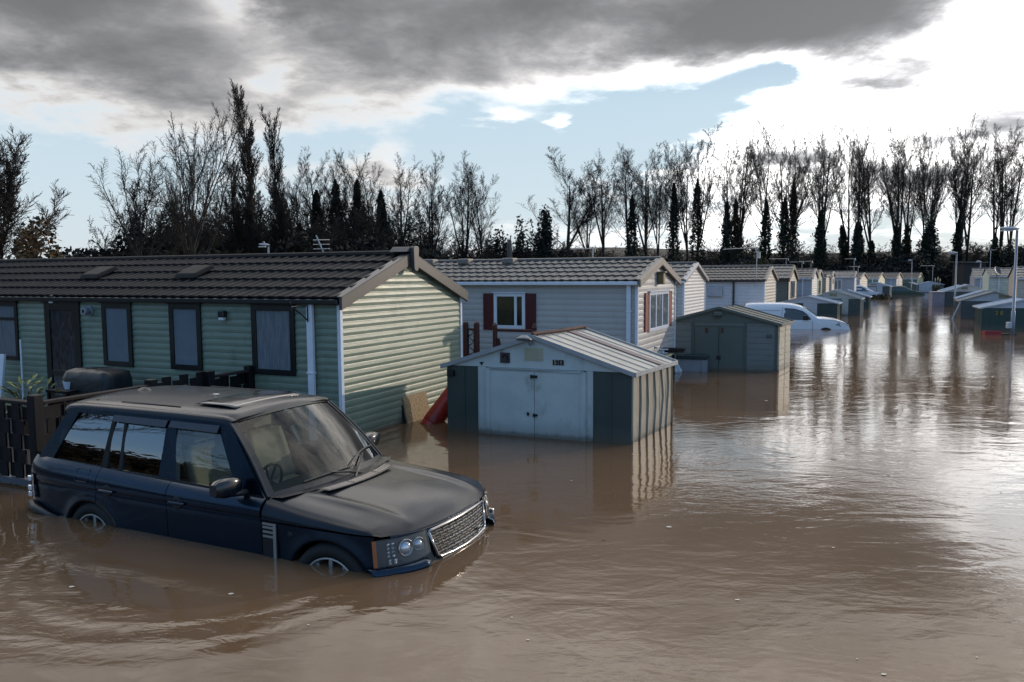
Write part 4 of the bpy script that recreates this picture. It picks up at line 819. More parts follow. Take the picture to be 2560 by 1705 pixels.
for sd_ in (-1, 1):
    side_panel(.27, 1.335, belt, sd_).build('rear_wing', paint, car, smooth=True)
    d1 = side_panel(1.343, 2.288, belt, sd_).build('rear_door', paint, car, smooth=True)
    d2 = side_panel(2.296, 3.425, belt, sd_).build('front_door', paint, car, smooth=True)
    side_panel(3.433, 4.56, lambda x: .868 - .02 * max(0, x - 4.2), sd_).build('front_wing', paint, car, smooth=True)
    for dd, hx in ((d1, 1.50), (d2, 2.44)):
        y = sd_ * (yside(hx, .905, 1.07))
        k = MB(); k.lathe([(.001, .004), (.045, .004), (.062, .0)], 14, (hx, y - sd_ * .002, .91), Matrix.Rotation(sd_ * -math.pi / 2, 3, 'X')); k.build('handle_recess', blackp, dd)
        k = MB(); k.box(hx - .09, hx + .11, min(y, y + sd_ * .032), max(y, y + sd_ * .032), .895, .925); k.build('handle', paint, dd, bevel=.012)
    # rear lamp and corner
    k = MB(); rows = []
    for x, yy in ((.235, .80), (.245, .86), (.285, .915), (.345, .940), (.375, .948)): rows.append([(x + .005 * (z < .8), sd_ * (yy), z) for z in (.69, .74, .80, .86, .92, .955)])
    k.grid(rows); lp = k.build('rear_light', pm('smoked_lens', (.12, .03, .03), .12, coat=1), car, smooth=True)
    for z in (.735, .80, .90):
        k = MB(); k.box(.262, .318, min(sd_ * .88, sd_ * .942), max(sd_ * .88, sd_ * .942), z - .028, z + .028); k.build('reflector', pm('clear_reflector', (.75, .75, .75), .12, .6), lp, bevel=.01)
# tailgate and rear bumper
k = MB(); rows = []
for z, x, ww in ((.40, .2, .80), (.66, .2, .85), (.68, .22, .86), (.95, .235, .86), (1.10, .27, .84), (1.14, .36, .82)): rows.append([(x + .06 * (abs(f)) ** 3, f * ww, z) for f in [q / 8 - 1 for q in range(17)]])
k.grid(rows); k.build('tailgate', paint, car, smooth=True)
k = MB(); k.tube([(.9, -.955, .52), (.62, -.965, .56), (.42, -.955, .60), (.27, -.90, .615), (.17, -.7, .62), (.13, 0, .62), (.17, .7, .62), (.27, .90, .615), (.42, .955, .60), (.62, .965, .56), (.9, .955, .52)], [.02, .035, .05, .06, .06, .06, .06, .06, .05, .035, .02], 8); k.build('rear_bumper', blackp, car, smooth=True)
# greenhouse
GY = lambda z: .868 - .158 * (z - 1.10) / .54
def gp(x, z, s, o=0.): return (x, s * (GY(z) + o), z)
def gpoly(k, P, s, o=0., th=.0):
    pts = [gp(x, z, s, o) for x, z in P]; k.quad(*pts)
    if th: k.prism([(x, z) for x, z in P], 0, th, lambda a, b_, c: (a, s * (GY(b_) + o - c), b_))
for s in (-1, 1):
    k = MB()
    gpoly(k, [(.36, 1.12), (.58, 1.115), (.83, 1.60), (.68, 1.63)], s, .006, .05)                       # D pillar
    gpoly(k, [(2.10, 1.08), (2.33, 1.075), (2.20, 1.60), (2.08, 1.60)], s, .0, .05)                         # B pillar
    gpoly(k, [(3.10, 1.05), (3.42, 1.04), (2.86, 1.64), (2.73, 1.60)], s, .004, .05)                     # A pillar
    gpoly(k, [(.66, 1.595), (2.80, 1.595), (2.86, 1.645), (.66, 1.645)], s, .004, .05)                  # cant rail
    k.build('pillars', paint, car)
    k = MB(); gpoly(k, [(1.30, 1.10), (1.385, 1.10), (1.375, 1.60), (1.335, 1.60)], s, .002, .03); gpoly(k, [(1.555, 1.10), (1.60, 1.10), (1.535, 1.60), (1.50, 1.60)], s, .002, .02)
    gpoly(k, [(.5, 1.095), (3.40, 1.035), (3.38, 1.06), (.55, 1.125)], s, .008, .02); k.build('window_trim', blackp, car)
    for nm, P, g_ in (('quarter_window', [(.585, 1.12), (1.315, 1.108), (1.345, 1.597), (.835, 1.597)], pgl), ('rear_door_window', [(1.38, 1.108), (2.105, 1.09), (2.08, 1.597), (1.37, 1.597)], pgl), ('front_door_window', [(2.325, 1.085), (3.17, 1.065), (2.74, 1.597), (2.205, 1.597)], fgl)):
        k = MB(); rows = []
        for j in range(9):      # curved pane: bulges outwards at mid height
            v_ = j / 8; a_ = [P[0][q] + (P[3][q] - P[0][q]) * v_ for q in (0, 1)]; c_ = [P[1][q] + (P[2][q] - P[1][q]) * v_ for q in (0, 1)]
            rows.append([gp(a_[0] + (c_[0] - a_[0]) * q / 4, a_[1] + (c_[1] - a_[1]) * q / 4, s, -.020 + .021 * math.sin(math.pi * v_)) for q in range(5)])
        k.grid(rows); k.build(nm, g_, car, smooth=True)
    for (x0, x1) in ((1.36, 2.10), (2.14, 2.76)):
        k = MB(); k.hexa([gp(x0, 1.545, s, .028), gp(x1, 1.54, s, .028), gp(x1, 1.545, s, .034), gp(x0, 1.55, s, .034), gp(x0, 1.60, s, .006), gp(x1, 1.60, s, .006), gp(x1, 1.605, s, .012), gp(x0, 1.605, s, .012)]); k.build('wind_deflector', pm('smoked_acrylic', (.02, .022, .03), .12), car)
# roof
k = MB(); rows = []; RX = [.60, .64, .70, .85, 1.2, 1.7, 2.2, 2.6, 2.76, 2.83, 2.87]
RZ = [-.075, -.035, -.015, 0, .006, .012, .012, .004, -.006, -.025, -.055]
cols = [(-.722, 1.632), (-.716, 1.655), (-.70, 1.672), (-.672, 1.683), (-.655, 1.679), (-.64, 1.688), (-.55, 1.705), (-.4, 1.722), (-.2, 1.735), (0, 1.739)]; cols = cols + [(-a, b_) for a, b_ in cols[-2::-1]]
for x, dz in zip(RX, RZ): rows.append([(x + (.07 * (1 - (y / .72) ** 2) if x > 2.7 else (-.02 * (1 - (y / .72) ** 2) if x < .7 else 0)), y, z + dz * (.5 + .5 * (1 - (y / .72) ** 2))) for y, z in cols])
k.grid(rows[::-1]); rf = k.build('roof', dpaint, car, smooth=True)
sg_ = pm('sunroof_glass', (.02, .02, .022), .14, coat=.6, stain=((.20, .17, .14), 2.5, .35, .9))
k = MB(); rows = []
for i in range(9):
    x = 2.22 + i * .06; rows.append([(x, y, 1.7395 + .012 - .0 - .085 * (y * y) * .6 - (.02 * max(0, (x - 2.5) / .2) ** 2)) for y in [-.48 + q * .08 for q in range(13)]])
k.grid(rows[::-1]); k.build('sunroof', sg_, rf, smooth=True, solid=.006)
k = MB(); k.tube([(1.28, -.58, 1.713), (2.1, -.58, 1.713)], .006, 4); k.tube([(1.28, .58, 1.713), (2.1, .58, 1.713)], .006, 4); k.tube([(2.2, -.5, 1.733), (2.2, .5, 1.733)], .004, 4); k.tube([(.9, -.58, 1.706), (.9, .58, 1.706)], .004, 4); k.build('roof_seam', blackp, rf)
k = MB(); k.lathe([(.001, .035), (.03, .03), (.075, .0)], 12, (.98, -.06, 1.738), Matrix.Diagonal((1.4, .7, 1)).to_3x3()); k.build('roof_antenna', blackp, rf, smooth=True)
k = MB(); rnd = random.Random(8)
for i in range(5): x, y = 2.05 + rnd.uniform(-.08, .12), -.14 + rnd.uniform(-.1, .1); k.quad(*[(x + .035 * (1 + .4 * math.sin(q * 3 + i)) * math.cos(q * 1.05) * (.3 if i else 1.2), y + .03 * math.sin(q * 1.05) * (.3 if i else 1), 1.7555) for q in range(6)])
k.build('droppings', pm('bird_white', (.6, .6, .58), .9), rf)
# windscreen, cowl, wipers
def ws(f, h): # f -1..1 across, h 0..1 up
    xb = 3.60 - .17 * f * f; yb = .82 * f; zb = 1.075 - .03 * f * f; xt = 2.93 - .09 * f * f; yt = .665 * f; zt = 1.690 - .045 * f * f
    return Vector((xb + (xt - xb) * h + .02 * math.sin(math.pi * h), yb + (yt - yb) * h, zb + (zt - zb) * h + .02 * math.sin(math.pi * h)))
k = MB(); k.grid([[ws(-1 + 2 * i / 16, h / 6) for i in range(17)] for h in range(7)]); wsn = k.build('windscreen', wgl, car, smooth=True)
k = MB()
for a, b_, c, d in ((-1.02, 1.02, -.03, .035), (-1.02, 1.02, .955, 1.01)): k.grid([[ws(a + (b_ - a) * i / 16, h) + Vector((0.004, 0, .006)) for i in range(17)] for h in (c, d)])
for f0, f1 in ((-1.03, -.965), (.965, 1.03)): k.grid([[ws(f, h / 6) + Vector((0.004, 0, .006)) for f in (f0, f1)] for h in range(7)])
k.build('windscreen_border', blackp, wsn)
for s in (-1, 1): k = MB(); k.tube([ws(s * 1.035, h / 6) + Vector((.006, s * .006, .004)) for h in range(7)], .013, 6); k.build('screen_moulding', blackp, wsn)
k = MB()
for i in range(20):
    f0, f1 = i / 10 - 1, (i + 1) / 10 - 1; g0 = [(3.44 + .17 * (1 - f * f), .845 * f, 1.045) for f in (f0, f1)]; g1 = [(3.56 + .15 * (1 - f * f), .83 * f, 1.052) for f in (f0, f1)]; k.quad(g0[0], g0[1], g1[1], g1[0])
k.build('cowl_panel', blackp, car)
for (a, b_, c) in ((.10, .95, .05), (-.62, .18, .04)):
    k = MB(); p0 = ws(.04 if a > 0 else .22, -.06) + Vector((.05, 0, .01)); p1 = ws((a + b_) / 2, .13 if a > 0 else .045) + Vector((.016, 0, .024)); k.tube([p0, (p0 + p1) / 2 + Vector((.015, 0, .012)), p1], [.016, .012, .008], 5)
    k.tube([ws(a + (b_ - a) * q / 6, c + (.13 if a > 0 else .02) * math.sin(math.pi * q / 6) * .4 + (.12 if a > 0 else .0) * q / 6) + Vector((.012, 0, .02)) for q in range(7)], .009, 4); k.build('wiper', blackp, car)
k = MB(); p = ws(-.02, .93) + Vector((-.05, 0, -.02)); k.box(p.x - .03, p.x + .03, p.y - .05, p.y + .05, p.z - .14, p.z + .01); k.build('sensor_pod', blackp, wsn, bevel=.015)
k = MB(); k.box(2.86, 2.90, -.13, .13, 1.50, 1.57); k.build('rear_view_mirror', blackp, car, bevel=.02)
# bonnet (clamshell: carries down onto the flank)
UZ = [(0, 1.058), (.2, 1.05), (.5, 1.022), (.7, .990), (.85, .945), (.93, .905), (.975, .868), (1, .838)]
UE = [(0, 1.045), (.3, 1.0), (.6, .968), (.8, .94), (.92, .915), (1, .865)]
def hood(u, f):   # f -1..1 across
    af = abs(f); s = -1 if f < 0 else 1
    if af <= .86:
        y = af / .86 * .80; yy = s * y; x = (3.60 - .20 * (y / .85) ** 2) * (1 - u) + (XF(y)) * u; zc, ze_ = sm_t(u, UZ), sm_t(u, UE)
        if u < .97: crease = .022 * math.exp(-((y - .60) / .05) ** 2) * math.sin(math.pi * min(1, u * 1.0)) - .010 * math.exp(-((y - .48) / .1) ** 2) * math.sin(math.pi * u)
        else: crease = 0
        z = zc + (ze_ - zc) * (y / .85) ** 2.4 + crease; return (x, yy, z)
    q = (af - .86) / .14; xe = (3.44) * (1 - u) + 4.60 * u; pl = sm_t(xe, PLAN); ze_ = sm_t(u, UE); y = .80 + (pl - .80) * math.sin(q * math.pi / 2) ** .9; z = ze_ - .004 - (ze_ - .012 - (.876 - .022 * max(0, xe - 4.2))) * (1 - math.cos(q * math.pi / 2)) ** 1.1
    x0 = (3.60 - .20 * (.8 / .85) ** 2) * (1 - u) + XF(.80) * u; x = x0 + (xe - x0) * min(1, q * 1.6); return (x, s * y, z)
FS = [-1, -.985, -.965, -.94, -.91, -.885, -.86, -.8, -.75, -.7, -.66, -.62, -.58, -.53, -.45, -.3, -.15, 0]; FS = FS + [-f for f in FS[-2::-1]]
US = [0, .02, .1, .2, .3, .4, .5, .6, .7, .78, .85, .9, .94, .97, .985, 1.0]
k = MB(); k.grid([[hood(u, f) for f in FS] for u in US]); hd = k.build('bonnet', dpaint, car, smooth=True)
k = MB(); ve = lambda a, y: (3.735 + a + .07 * (1 - (y / .5) ** 2) - .03, y, 1.060)
for (y0, y1) in ((-.48, -.20), (-.17, .19), (.22, .5)):
    for a in (.0, .03, .06): k.tube([ve(a, y0 + (y1 - y0) * q / 4) for q in range(5)], .006, 4)
k.build('bonnet_vent', pm('dull_silver', (.22, .20, .18), .45, .5), hd); k = MB(); k.grid([[ve(a, -.5 + q * .1) for q in range(11)] for a in (-.03, .10)]); k.build('vent_back', blackp, hd)
# wing gill: bright bars over a vertical strip
for s in (-1,):
    k = MB(); yy = lambda z: -(yside(3.5, z, 1.05) + .012)
    for z in (.855, .825, .785, .745):
        k.hexa([(3.455, yy(z), z - .009), (3.60, yy(z) - .004, z - .009), (3.60, yy(z) + .02, z - .009), (3.455, yy(z) + .02, z - .009), (3.455, yy(z), z + .009), (3.60, yy(z) - .004, z + .009), (3.60, yy(z) + .02, z + .009), (3.455, yy(z) + .02, z + .009)])
    k.box(3.575, 3.605, yy(.8) - .006, yy(.8) + .02, .45, .865); k.build('wing_gill', silver, car); k = MB(); k.box(3.45, 3.61, yy(.8) + .004, yy(.8) + .02, .42, .87); k.build('gill_backing', blackp, car)
k = MB(); k.lathe([(.001, .006), (.02, .006), (.026, 0)], 12, (3.74, -(yside(3.74, .78, 1.05) + .001), .79), Matrix.Rotation(math.pi / 2, 3, 'X')); k.build('side_repeater', blackp, car)
k = MB(); x0, x1, z0, z1 = 1.035, 1.225, .965, 1.085
fy = lambda x, z: -(yside(x, z, belt(x)) + .002)
k.tube([(x, fy(x, z), z) for x, z in ((x0, z0 + .02), (x0, z1 - .02), (x0 + .02, z1), (x1 - .02, z1), (x1, z1 - .02), (x1, z0 + .02), (x1 - .02, z0), (x0 + .02, z0), (x0, z0 + .02))], .003, 4); k.build('fuel_flap', blackp, car)
# front: grille, headlights, fascia
FX = lambda y, z: XF(y) + .008 + .055 * (.84 - z) / .27
k = MB(); k.grid([[(FX(y, z) - .012, y, z) for y in [-.80 + q * .05 for q in range(33)]] for z in (.40, .5, .56, .60, .66, .72, .78, .83, .862)]); k.build('front_fascia', paint, car, smooth=True)
k = MB(); k.grid([[(FX(y, z) - .006, y, z) for y in [-.45 + q * .05 for q in range(19)]] for z in (.59, .65, .7, .76, .80)]); gri = k.build('grille', pm('grille_black', (.004, .004, .004), .5), car)
def gpt(fy_, fz, o=0.): z = .588 + (.818 - .588) * fz; y = fy_ * (.425 + .065 * fz); return Vector((FX(y, z) + o, y, z))
k = MB(); loop = [(-1, 1), (-1.0, .5), (-.99, .12), (-.93, 0), (-.5, -.03), (0, -.045), (.5, -.03), (.93, 0), (.99, .12), (1, .5), (1, 1), (.9, 1.03), (.5, 1.05), (0, 1.06), (-.5, 1.05), (-.9, 1.03), (-1, 1)]
k.tube([gpt(a, b_, .008) for a, b_ in loop], .015, 6); k.build('grille_surround', chrome, gri, smooth=True)
k = MB(); k.grid([[gpt(-.9 + q * .1, -.16 + a, .012) for q in range(19)] for a in (-.04, .04, .1)]); k.build('lower_chrome', chrome, gri, smooth=True)
k = MB()
def bar(a0, b0, a1, b1, th=.0030): k.tube([gpt(a0 + (a1 - a0) * q / 3, b0 + (b1 - b0) * q / 3, .006) for q in range(4)] if abs(a1 - a0) > .05 else [gpt(a0, b0, .006), gpt(a1, b1, .006)], th, 4)
for bnd in range(3):
    base = .06 + bnd * .32
    for r_i in range(2):
        zb0 = base + r_i * .125; zb1 = zb0 + .10; n = 9; off_ = .5 if r_i else 0
        for i in range(-1, n):
            a0 = -.97 + (i + off_) * 1.94 / n + .025; a1 = a0 + 1.94 / n - .05; a0 = max(a0, -.96); a1 = min(a1, .96)
            if a1 - a0 < .04: continue
            bar(a0, zb0, a1, zb0); bar(a0, zb1, a1, zb1); bar(a0, zb0, a0, zb1); bar(a1, zb0, a1, zb1)
k.build('grille_mesh', pm('dull_chrome', (.13, .13, .135), .22, 1.), gri)
k = MB(); p = gpt(.62, .22, .014); k.lathe([(.001, .01), (.02, .01), (.03, .006), (.034, 0)], 16, p, Matrix.Rotation(math.pi / 2, 3, 'Y') @ Matrix.Diagonal((.6, 1, 1)).to_3x3()); em = k.build('emblem', pm('dark_green_emblem', (.01, .03, .02), .3), gri); k = MB(); k.tube([p + Vector((.006, .034 * math.cos(a), .02 * math.sin(a))) for a in [6.283 * q / 14 for q in range(15)]], .003, 4); k.build('emblem_rim', silver, em)
for s in (-1, 1):
    HX = lambda f, z: None
    def hp(f, g_, o=0.):   # f 0 inner .. 1 outer, g_ 0 bottom .. 1 top ; wraps round the corner
        y = .515 + .36 * min(1, f * 1.12) + .045 * max(0, f - .82) / .18; x = XF(min(y, .86)) - max(0, f - .80) * .34
        ztop_ = .848 - .012 * f; zbo = .60 + .045 * (1 - f) ** 3 + .02; z = zbo + (ztop_ - zbo) * g_
        return Vector((x + .012 + .05 * (.84 - z) / .27 * (1 - f * .6) + o, s * (y + o * .7 * f), z))
    k = MB(); k.grid([[hp(i / 12, j / 5) for i in range(13)] for j in range(6)]); hl = k.build('headlight', pm('headlamp_dark', (.09, .095, .10), .25, .7), car, smooth=True)
    k = MB(); k.grid([[hp(i / 12, j / 5, .022) for i in range(13)] for j in range(6)]); k.build('lens', glass('lamp_glass', (.86, .87, .88), 1.5, .02, dirt=.12), hl, smooth=True)
    for f, r in ((.50, .064), (.24, .050)):
        p = hp(f, .56, .006); n_ = Vector((1, s * .45, .1)).normalized(); rot = n_.to_track_quat('Z', 'Y').to_matrix()
        k = MB(); k.lathe([(r * 1.15, .0), (r * 1.05, .012), (r * .9, .004), (r * .75, -.006)], 20, p, rot); k.build('lamp_ring', chrome, hl, smooth=True)
        k = MB(); k.lathe([(r * .8, .0), (r * .6, .012), (r * .3, .018), (.001, .02)], 18, p, rot); k.build('projector', pm('lamp_crystal', (.55, .57, .6), .08, .7), hl, smooth=True)
    k = MB()
    for g_ in (.80, .66, .52, .38):
        for f in (.72, .79): p = hp(f, g_, .008); k.box(p.x - .008, p.x + .008, p.y - .014, p.y + .014, p.z - .010, p.z + .010)
    for f in (.70, .78): p = hp(f, .16, .008); k.box(p.x - .01, p.x + .01, p.y - .016, p.y + .016, p.z - .022, p.z + .022)
    k.build('led_cluster', MATS['lamp_crystal'], hl, bevel=.004)
    k = MB(); k.grid([[hp(f, g_ / 4, .012) for f in (.93, .955, 1.0)] for g_ in range(5)]); k.build('indicator', pm('amber_lens', (.50, .12, .01), .2, coat=.5), hl)
    # bumper corner lip
    k = MB(); rows = []
    for f in [q / 10 for q in range(11)]:
        y = .56 + .40 * f; x = XF(min(y, .84)) + .07 - .26 * max(0, f - .55) ** 1.3 - .22 * max(0, f - .8); h = .612 + .02 * (1 - f); rows.append([(x - .08, s * (y - .02), h - .02), (x - .01, s * y, h), (x + .035, s * (y + .01), h - .018), (x + .045, s * (y + .012), h - .05), (x + .03, s * y, .50), (x - .02, s * y, .42)])
    k.grid(rows); k.build('bumper_corner', paint, car, smooth=True, solid=.006)
k = MB(); k.grid([[(FX(y, .58) + a, y, z) for y in [-.58 + q * .058 for q in range(21)]] for a, z in ((-.01, .575), (.03, .560), (.045, .53), (.03, .42))]); k.build('front_bumper', pm('dirty_bumper', (.03, .03, .03), .5, stain=((.14, .11, .08), 6, .45, .7)), car, smooth=True)
k = MB(); k.box(4.66, 4.74, .86, .90, .56, .63); k.build('bumper_bracket', silver, car, bevel=.01)
# wheels
for xc, nm in ((1.25, 0), (4.13, 1)):
    for s in (-1, 1):
        wt = bpy.data.objects.new('wheel', None); COL.objects.link(wt); wt.parent = car; wt.location = (xc, s * .82, .385); wt.rotation_euler = (math.pi / 2 * (1 if s < 0 else -1), 0, R(4 if xc > 3 else 0)); 
        k = MB(); k.lathe([(.26, .0), (.262, .10), (.285, .135), (.33, .135), (.365, .115), (.375, .08), (.375, -.1)], 40); k.build('tyre', rubber, wt, smooth=True)
        k = MB(); k.lathe([(.262, .105), (.262, .128), (.250, .130), (.240, .115), (.225, .06), (.22, .0)], 40)
        for i in range(10):
            a = 6.283 * i / 10 + .31; ca_, sa_ = math.cos(a), math.sin(a); k.hexa([(ca_ * r - sa_ * w2, sa_ * r + ca_ * w2, z) for z in (.085, .105) for r, w2 in ((.05, -.012), (.235, -.018), (.235, .018), (.05, .012))])
        k.lathe([(.06, .08), (.06, .11), (.03, .12), (.001, .12)], 16); k.build('rim', silver, wt, smooth=False)
        k = MB(); k.lathe([(.43, -.15), (.43, .06)], 30); k.build('wheel_arch_liner', blackp, wt)
# mirrors
for s in (-1, 1):
    k = MB(); rows = []
    for i in range(9):
        f = i / 8; y = s * (.93 + .26 * f); sc_ = (math.sin(math.pi * min(.97, .12 + f * .82))) ** .35; rows.append([(3.15 + .075 * sc_ * math.copysign(abs(math.cos(a)) ** .6, math.cos(a)) - .02 * f, y, 1.155 + .088 * sc_ * math.copysign(abs(math.sin(a)) ** .6, math.sin(a))) for a in [6.283 * q / 16 for q in range(16)]])
    k.grid(rows, True); k.quad(*rows[0]); k.quad(*rows[-1]); mi = k.build('door_mirror', pm('mirror_shell', (.003, .005, .010), .2, 0, coat=.3), car, smooth=True)
    k = MB(); k.tube([(3.2, s * .86, 1.07), (3.18, s * 1.0, 1.09), (3.16, s * 1.08, 1.10)], [.03, .028, .03], 8); k.build('mirror_arm', blackp, mi)
    k = MB(); k.quad(*[(3.068, s * y, z) for y, z in ((.96, 1.09), (1.16, 1.09), (1.17, 1.21), (.96, 1.22))]); k.build('mirror_glass', chrome, mi)
# interior
lea = pm('cream_leather', (.42, .38, .29), .55, var=.1, vs=6); dk_i = pm('dark_interior', (.012, .012, .012), .7)
k = MB(); k.box(.4, 4.3, -.86, .86, .42, .50); k.box(.36, .44, -.8, .8, .5, 1.1); k.box(3.3, 3.7, -.8, .8, .5, 1.0); k.box(.5, 3.4, -.88, -.84, .5, 1.03); k.box(.5, 3.4, .84, .88, .5, 1.03); k.build('cabin_tub', dk_i, car)
k = MB(); k.grid([[(x, y, z) for y in [-.8 + q * .1 for q in range(17)]] for x, z in ((3.62, 1.02), (3.4, 1.05), (3.15, 1.04), (3.08, .98), (3.1, .7))]); k.build('dashboard', dk_i, car, smooth=True)
def seat(x, y, wd, m_):
    st = bpy.data.objects.new('seat', None); COL.objects.link(st); st.parent = car; st.location = (x, y, 0)
    k = MB(); k.box(-.25, .28, -wd, wd, .62, .80); k.build('cushion', m_, st, bevel=.05)
    k = MB(); n = 10; rows = []
    for j in range(9):
        z = .78 + j * .068; xx = -.22 - .16 * (z - .78) / .5; ww = wd * (1 - .12 * (j / 8) ** 3); rows.append([(xx + .02 * abs(math.sin((q / n * 5) * math.pi)) + .04 * (abs(2 * q / n - 1) ** 4), -ww + 2 * ww * q / n, z) for q in range(n + 1)])
    k.grid(rows); k.build('backrest', m_, st, smooth=True, solid=.09)
    k = MB(); k.box(-.43, -.34, -.13, .13, 1.36, 1.54); k.tube([(-.38, -.06, 1.28), (-.38, -.06, 1.4)], .01, 4); k.tube([(-.38, .06, 1.28), (-.38, .06, 1.4)], .01, 4); k.build('headrest', m_, st, bevel=.035)
seat(2.55, -.40, .27, lea); seat(2.55, .40, .27, lea); seat(1.55, -.42, .28, lea); seat(1.55, .42, .28, lea)
k = MB(); pts = [(3.0 + .05 * math.cos(a), -.40 + .185 * math.sin(a), 1.02 + .18 * math.cos(a)) for a in [6.283 * q / 24 for q in range(25)]]; k.tube(pts, .014, 6)
for a in (0.4, 2.1, 4.2, 5.9): k.tube([(3.02, -.40, 1.02), (3.0 + .05 * math.cos(a), -.40 + .185 * math.sin(a), 1.02 + .18 * math.cos(a))], .012, 5)
k.tube([(3.02, -.4, 1.02), (3.2, -.4, .96)], .03, 6); k.build('steering_wheel', blackp, car)

# ---------------------------------------------------------------- simpler vehicles standing deeper or farther
def simple_car(name, label, cat, loc, ang, prof, belt_z, wid, pm_, front_x, wins, wheels, lamps, roof_in=.14, dark=None, group=None, mir=None, glassm=None):
    t0 = thing(name, label, cat, loc, R(ang), group)
    xs = [p_[0] for p_ in prof]; fine = []
    for a, b_ in zip(xs, xs[1:]): fine += [a + (b_ - a) * q / 4 for q in range(4)]
    fine.append(xs[-1]); rows = []
    hw = wid / 2
    for x in fine:
        zt = sm_t(x, prof); e = min(1, min(x - xs[0], xs[-1] - x) / .35); tp = 1 - .16 * (1 - e) ** 2
        bz = min(belt_z, zt - .01); up = max(0, zt - belt_z); inn = roof_in * min(1, up / .35) if up > 0 else 0
        half = [(-hw * tp, -.5), (-hw * tp, bz * .55), (-hw * tp * .995, bz - .05), (-hw * tp * .975, bz), (-(hw - inn * .55) * tp, bz + (zt - bz) * .55), (-(hw - inn) * tp, zt - .05 * min(1, up / .2 + .3)), (-(hw - inn - .09) * tp, zt - .012), (-(hw - inn) * .4, zt + .012), (0, zt + .02)]
        full = half + [(-y, z) for y, z in half[-2::-1]]; rows.append([(x, y, z) for y, z in full])
    k = MB(); k.grid(rows[::-1]); k.quad(*[(p_[0], p_[1], p_[2]) for p_ in rows[0]]); k.quad(*[(p_[0], p_[1], p_[2]) for p_ in rows[-1][::-1]]); bd = k.build('body', pm_, t0, smooth=True)
    for nm, P, mt, o in wins:
        for s in (-1, 1):
            k = MB(); pts = []
            for x, z in P:
                zt = sm_t(x, prof); up = max(.01, zt - belt_z); inn = roof_in * min(1, up / .35); f = max(0, (z - belt_z) / up); y = hw * .975 + ((hw - inn * .55) - hw * .975) * min(1, f / .55) if f < .55 else (hw - inn * .55) - inn * .45 * (f - .55) / .45
                pts.append((x, s * (y + o), z))
            k.quad(*pts); k.build(nm, mt, t0)
    return t0
van_p = pm('white_van_paint', (.60, .62, .66), .25, var=.03, coat=.4, rvar=.1); vgl = glass('van_glass', (.10, .16, .15), 1.6)
vz = 0.
VP = [(0, .85), (.04, 1.02), (.15, 1.07), (.5, 1.09), (1.2, 1.10), (1.7, 1.09), (2.1, 1.04), (2.45, .93), (2.75, .74), (3.05, .50), (3.35, .465), (3.75, .40), (4.05, .30), (4.25, .17), (4.32, .02)]
van = simple_car('parked_van', 'small white panel van with its bonnet just clear of the flood water', 'van', (10.45, 35.0, 0), -18, VP, .40, 1.8, van_p, 4.3, (('door_window', [(1.68, .42), (2.72, .40), (2.60, .58), (2.40, .74), (2.1, .84), (1.72, .87)], vgl, .008), ('window_seal', [(1.65, .40), (2.78, .375), (2.64, .60), (2.42, .77), (2.1, .87), (1.68, .90)], blk, .004)), (), ())
k = MB()
for s in (-1, 1):
    k.tube([(1.55, s * .905, -.3), (1.55, s * .90, .38), (1.6, s * .80, .95)], .006, 4); k.tube([(2.82, s * .905, -.3), (2.82, s * .90, .36)], .006, 4); k.tube([(.3, s * .905, .80), (1.5, s * .83, .80)], .006, 4); k.box(1.62, 1.86, min(s * .9, s * .93), max(s * .9, s * .93), .245, .275)
k.build('door_seam', blk, van)
for s in (-1, 1):
    k = MB(); k.box(2.44, 2.66, min(s * .92, s * 1.08), max(s * .92, s * 1.08), .40, .60); k.build('door_mirror', blk, van, bevel=.04)
    k = MB(); k.lathe([(.001, .012), (.26, .012), (.33, .012), (.34, -.02)], 24, (3.35, s * .90, -.25), Matrix.Rotation(-s * math.pi / 2, 3, 'X')); k.build('wheel_arch', pm('arch_black', (.01, .01, .01), .6), van)
    k = MB(); k.quad(*[(x, s * y, z) for x, y, z in ((3.72, .93, .20), (4.03, .89, .10), (4.22, .80, .12), (4.10, .84, .26), (3.85, .90, .31))]); k.build('headlight', pm('lamp_pane', (.10, .12, .15), .1, .3, coat=1), van)
k = MB(); k.grid([[(4.235 + .07 * (1 - (y / .5) ** 2) + (.20 - z) * .25, y, z) for y in (-.45, -.2, 0, .2, .45)] for z in (.02, .10, .20)]); k.build('grille', blk, van)
k = MB(); k.grid([[(4.25 + .07 * (1 - (y / .5) ** 2) + (.20 - z) * .25, y, z) for y in (-.42, -.2, 0, .2, .42)] for z in (.07, .085)]); k.build('grille_bar', chrome, van)
k = MB(); k.grid([[(x + .02, y * w_, sm_t(x, VP) + .035 - .03 * abs(y) ** 3) for y in (-.98, -.5, 0, .5, .98)] for x, w_ in ((3.0, .76), (2.88, .745), (2.76, .73), (2.64, .71), (2.52, .69), (2.42, .67))]); k.build('windscreen', vgl, van, smooth=True)
k = MB(); k.box(3.9, 4.33, -.8, .8, -.3, .03); k.build('bumper', blackp, van, bevel=.06)
sil = pm('silver_paint', (.5, .52, .55), .25, .2, var=.05, coat=.5)
SP = [(0, .50), (.1, .60), (1.3, .62), (1.45, .80), (1.75, 1.18), (2.1, 1.24), (2.9, 1.22), (3.3, 1.10), (3.75, .80), (4.1, .62), (4.6, .55), (4.85, .42), (4.95, .1)]
pk = simple_car('parked_pickup', 'silver pickup with debris caught round its bonnet, behind bottle green shed 46', 'pickup', (30.0, 74.4, 0), -16, SP, .60, 1.8, sil, 4.9, (('side_window', [(1.75, .68), (3.55, .66), (3.2, .95), (2.9, 1.10), (1.9, 1.13)], vgl, .008),), (), ())
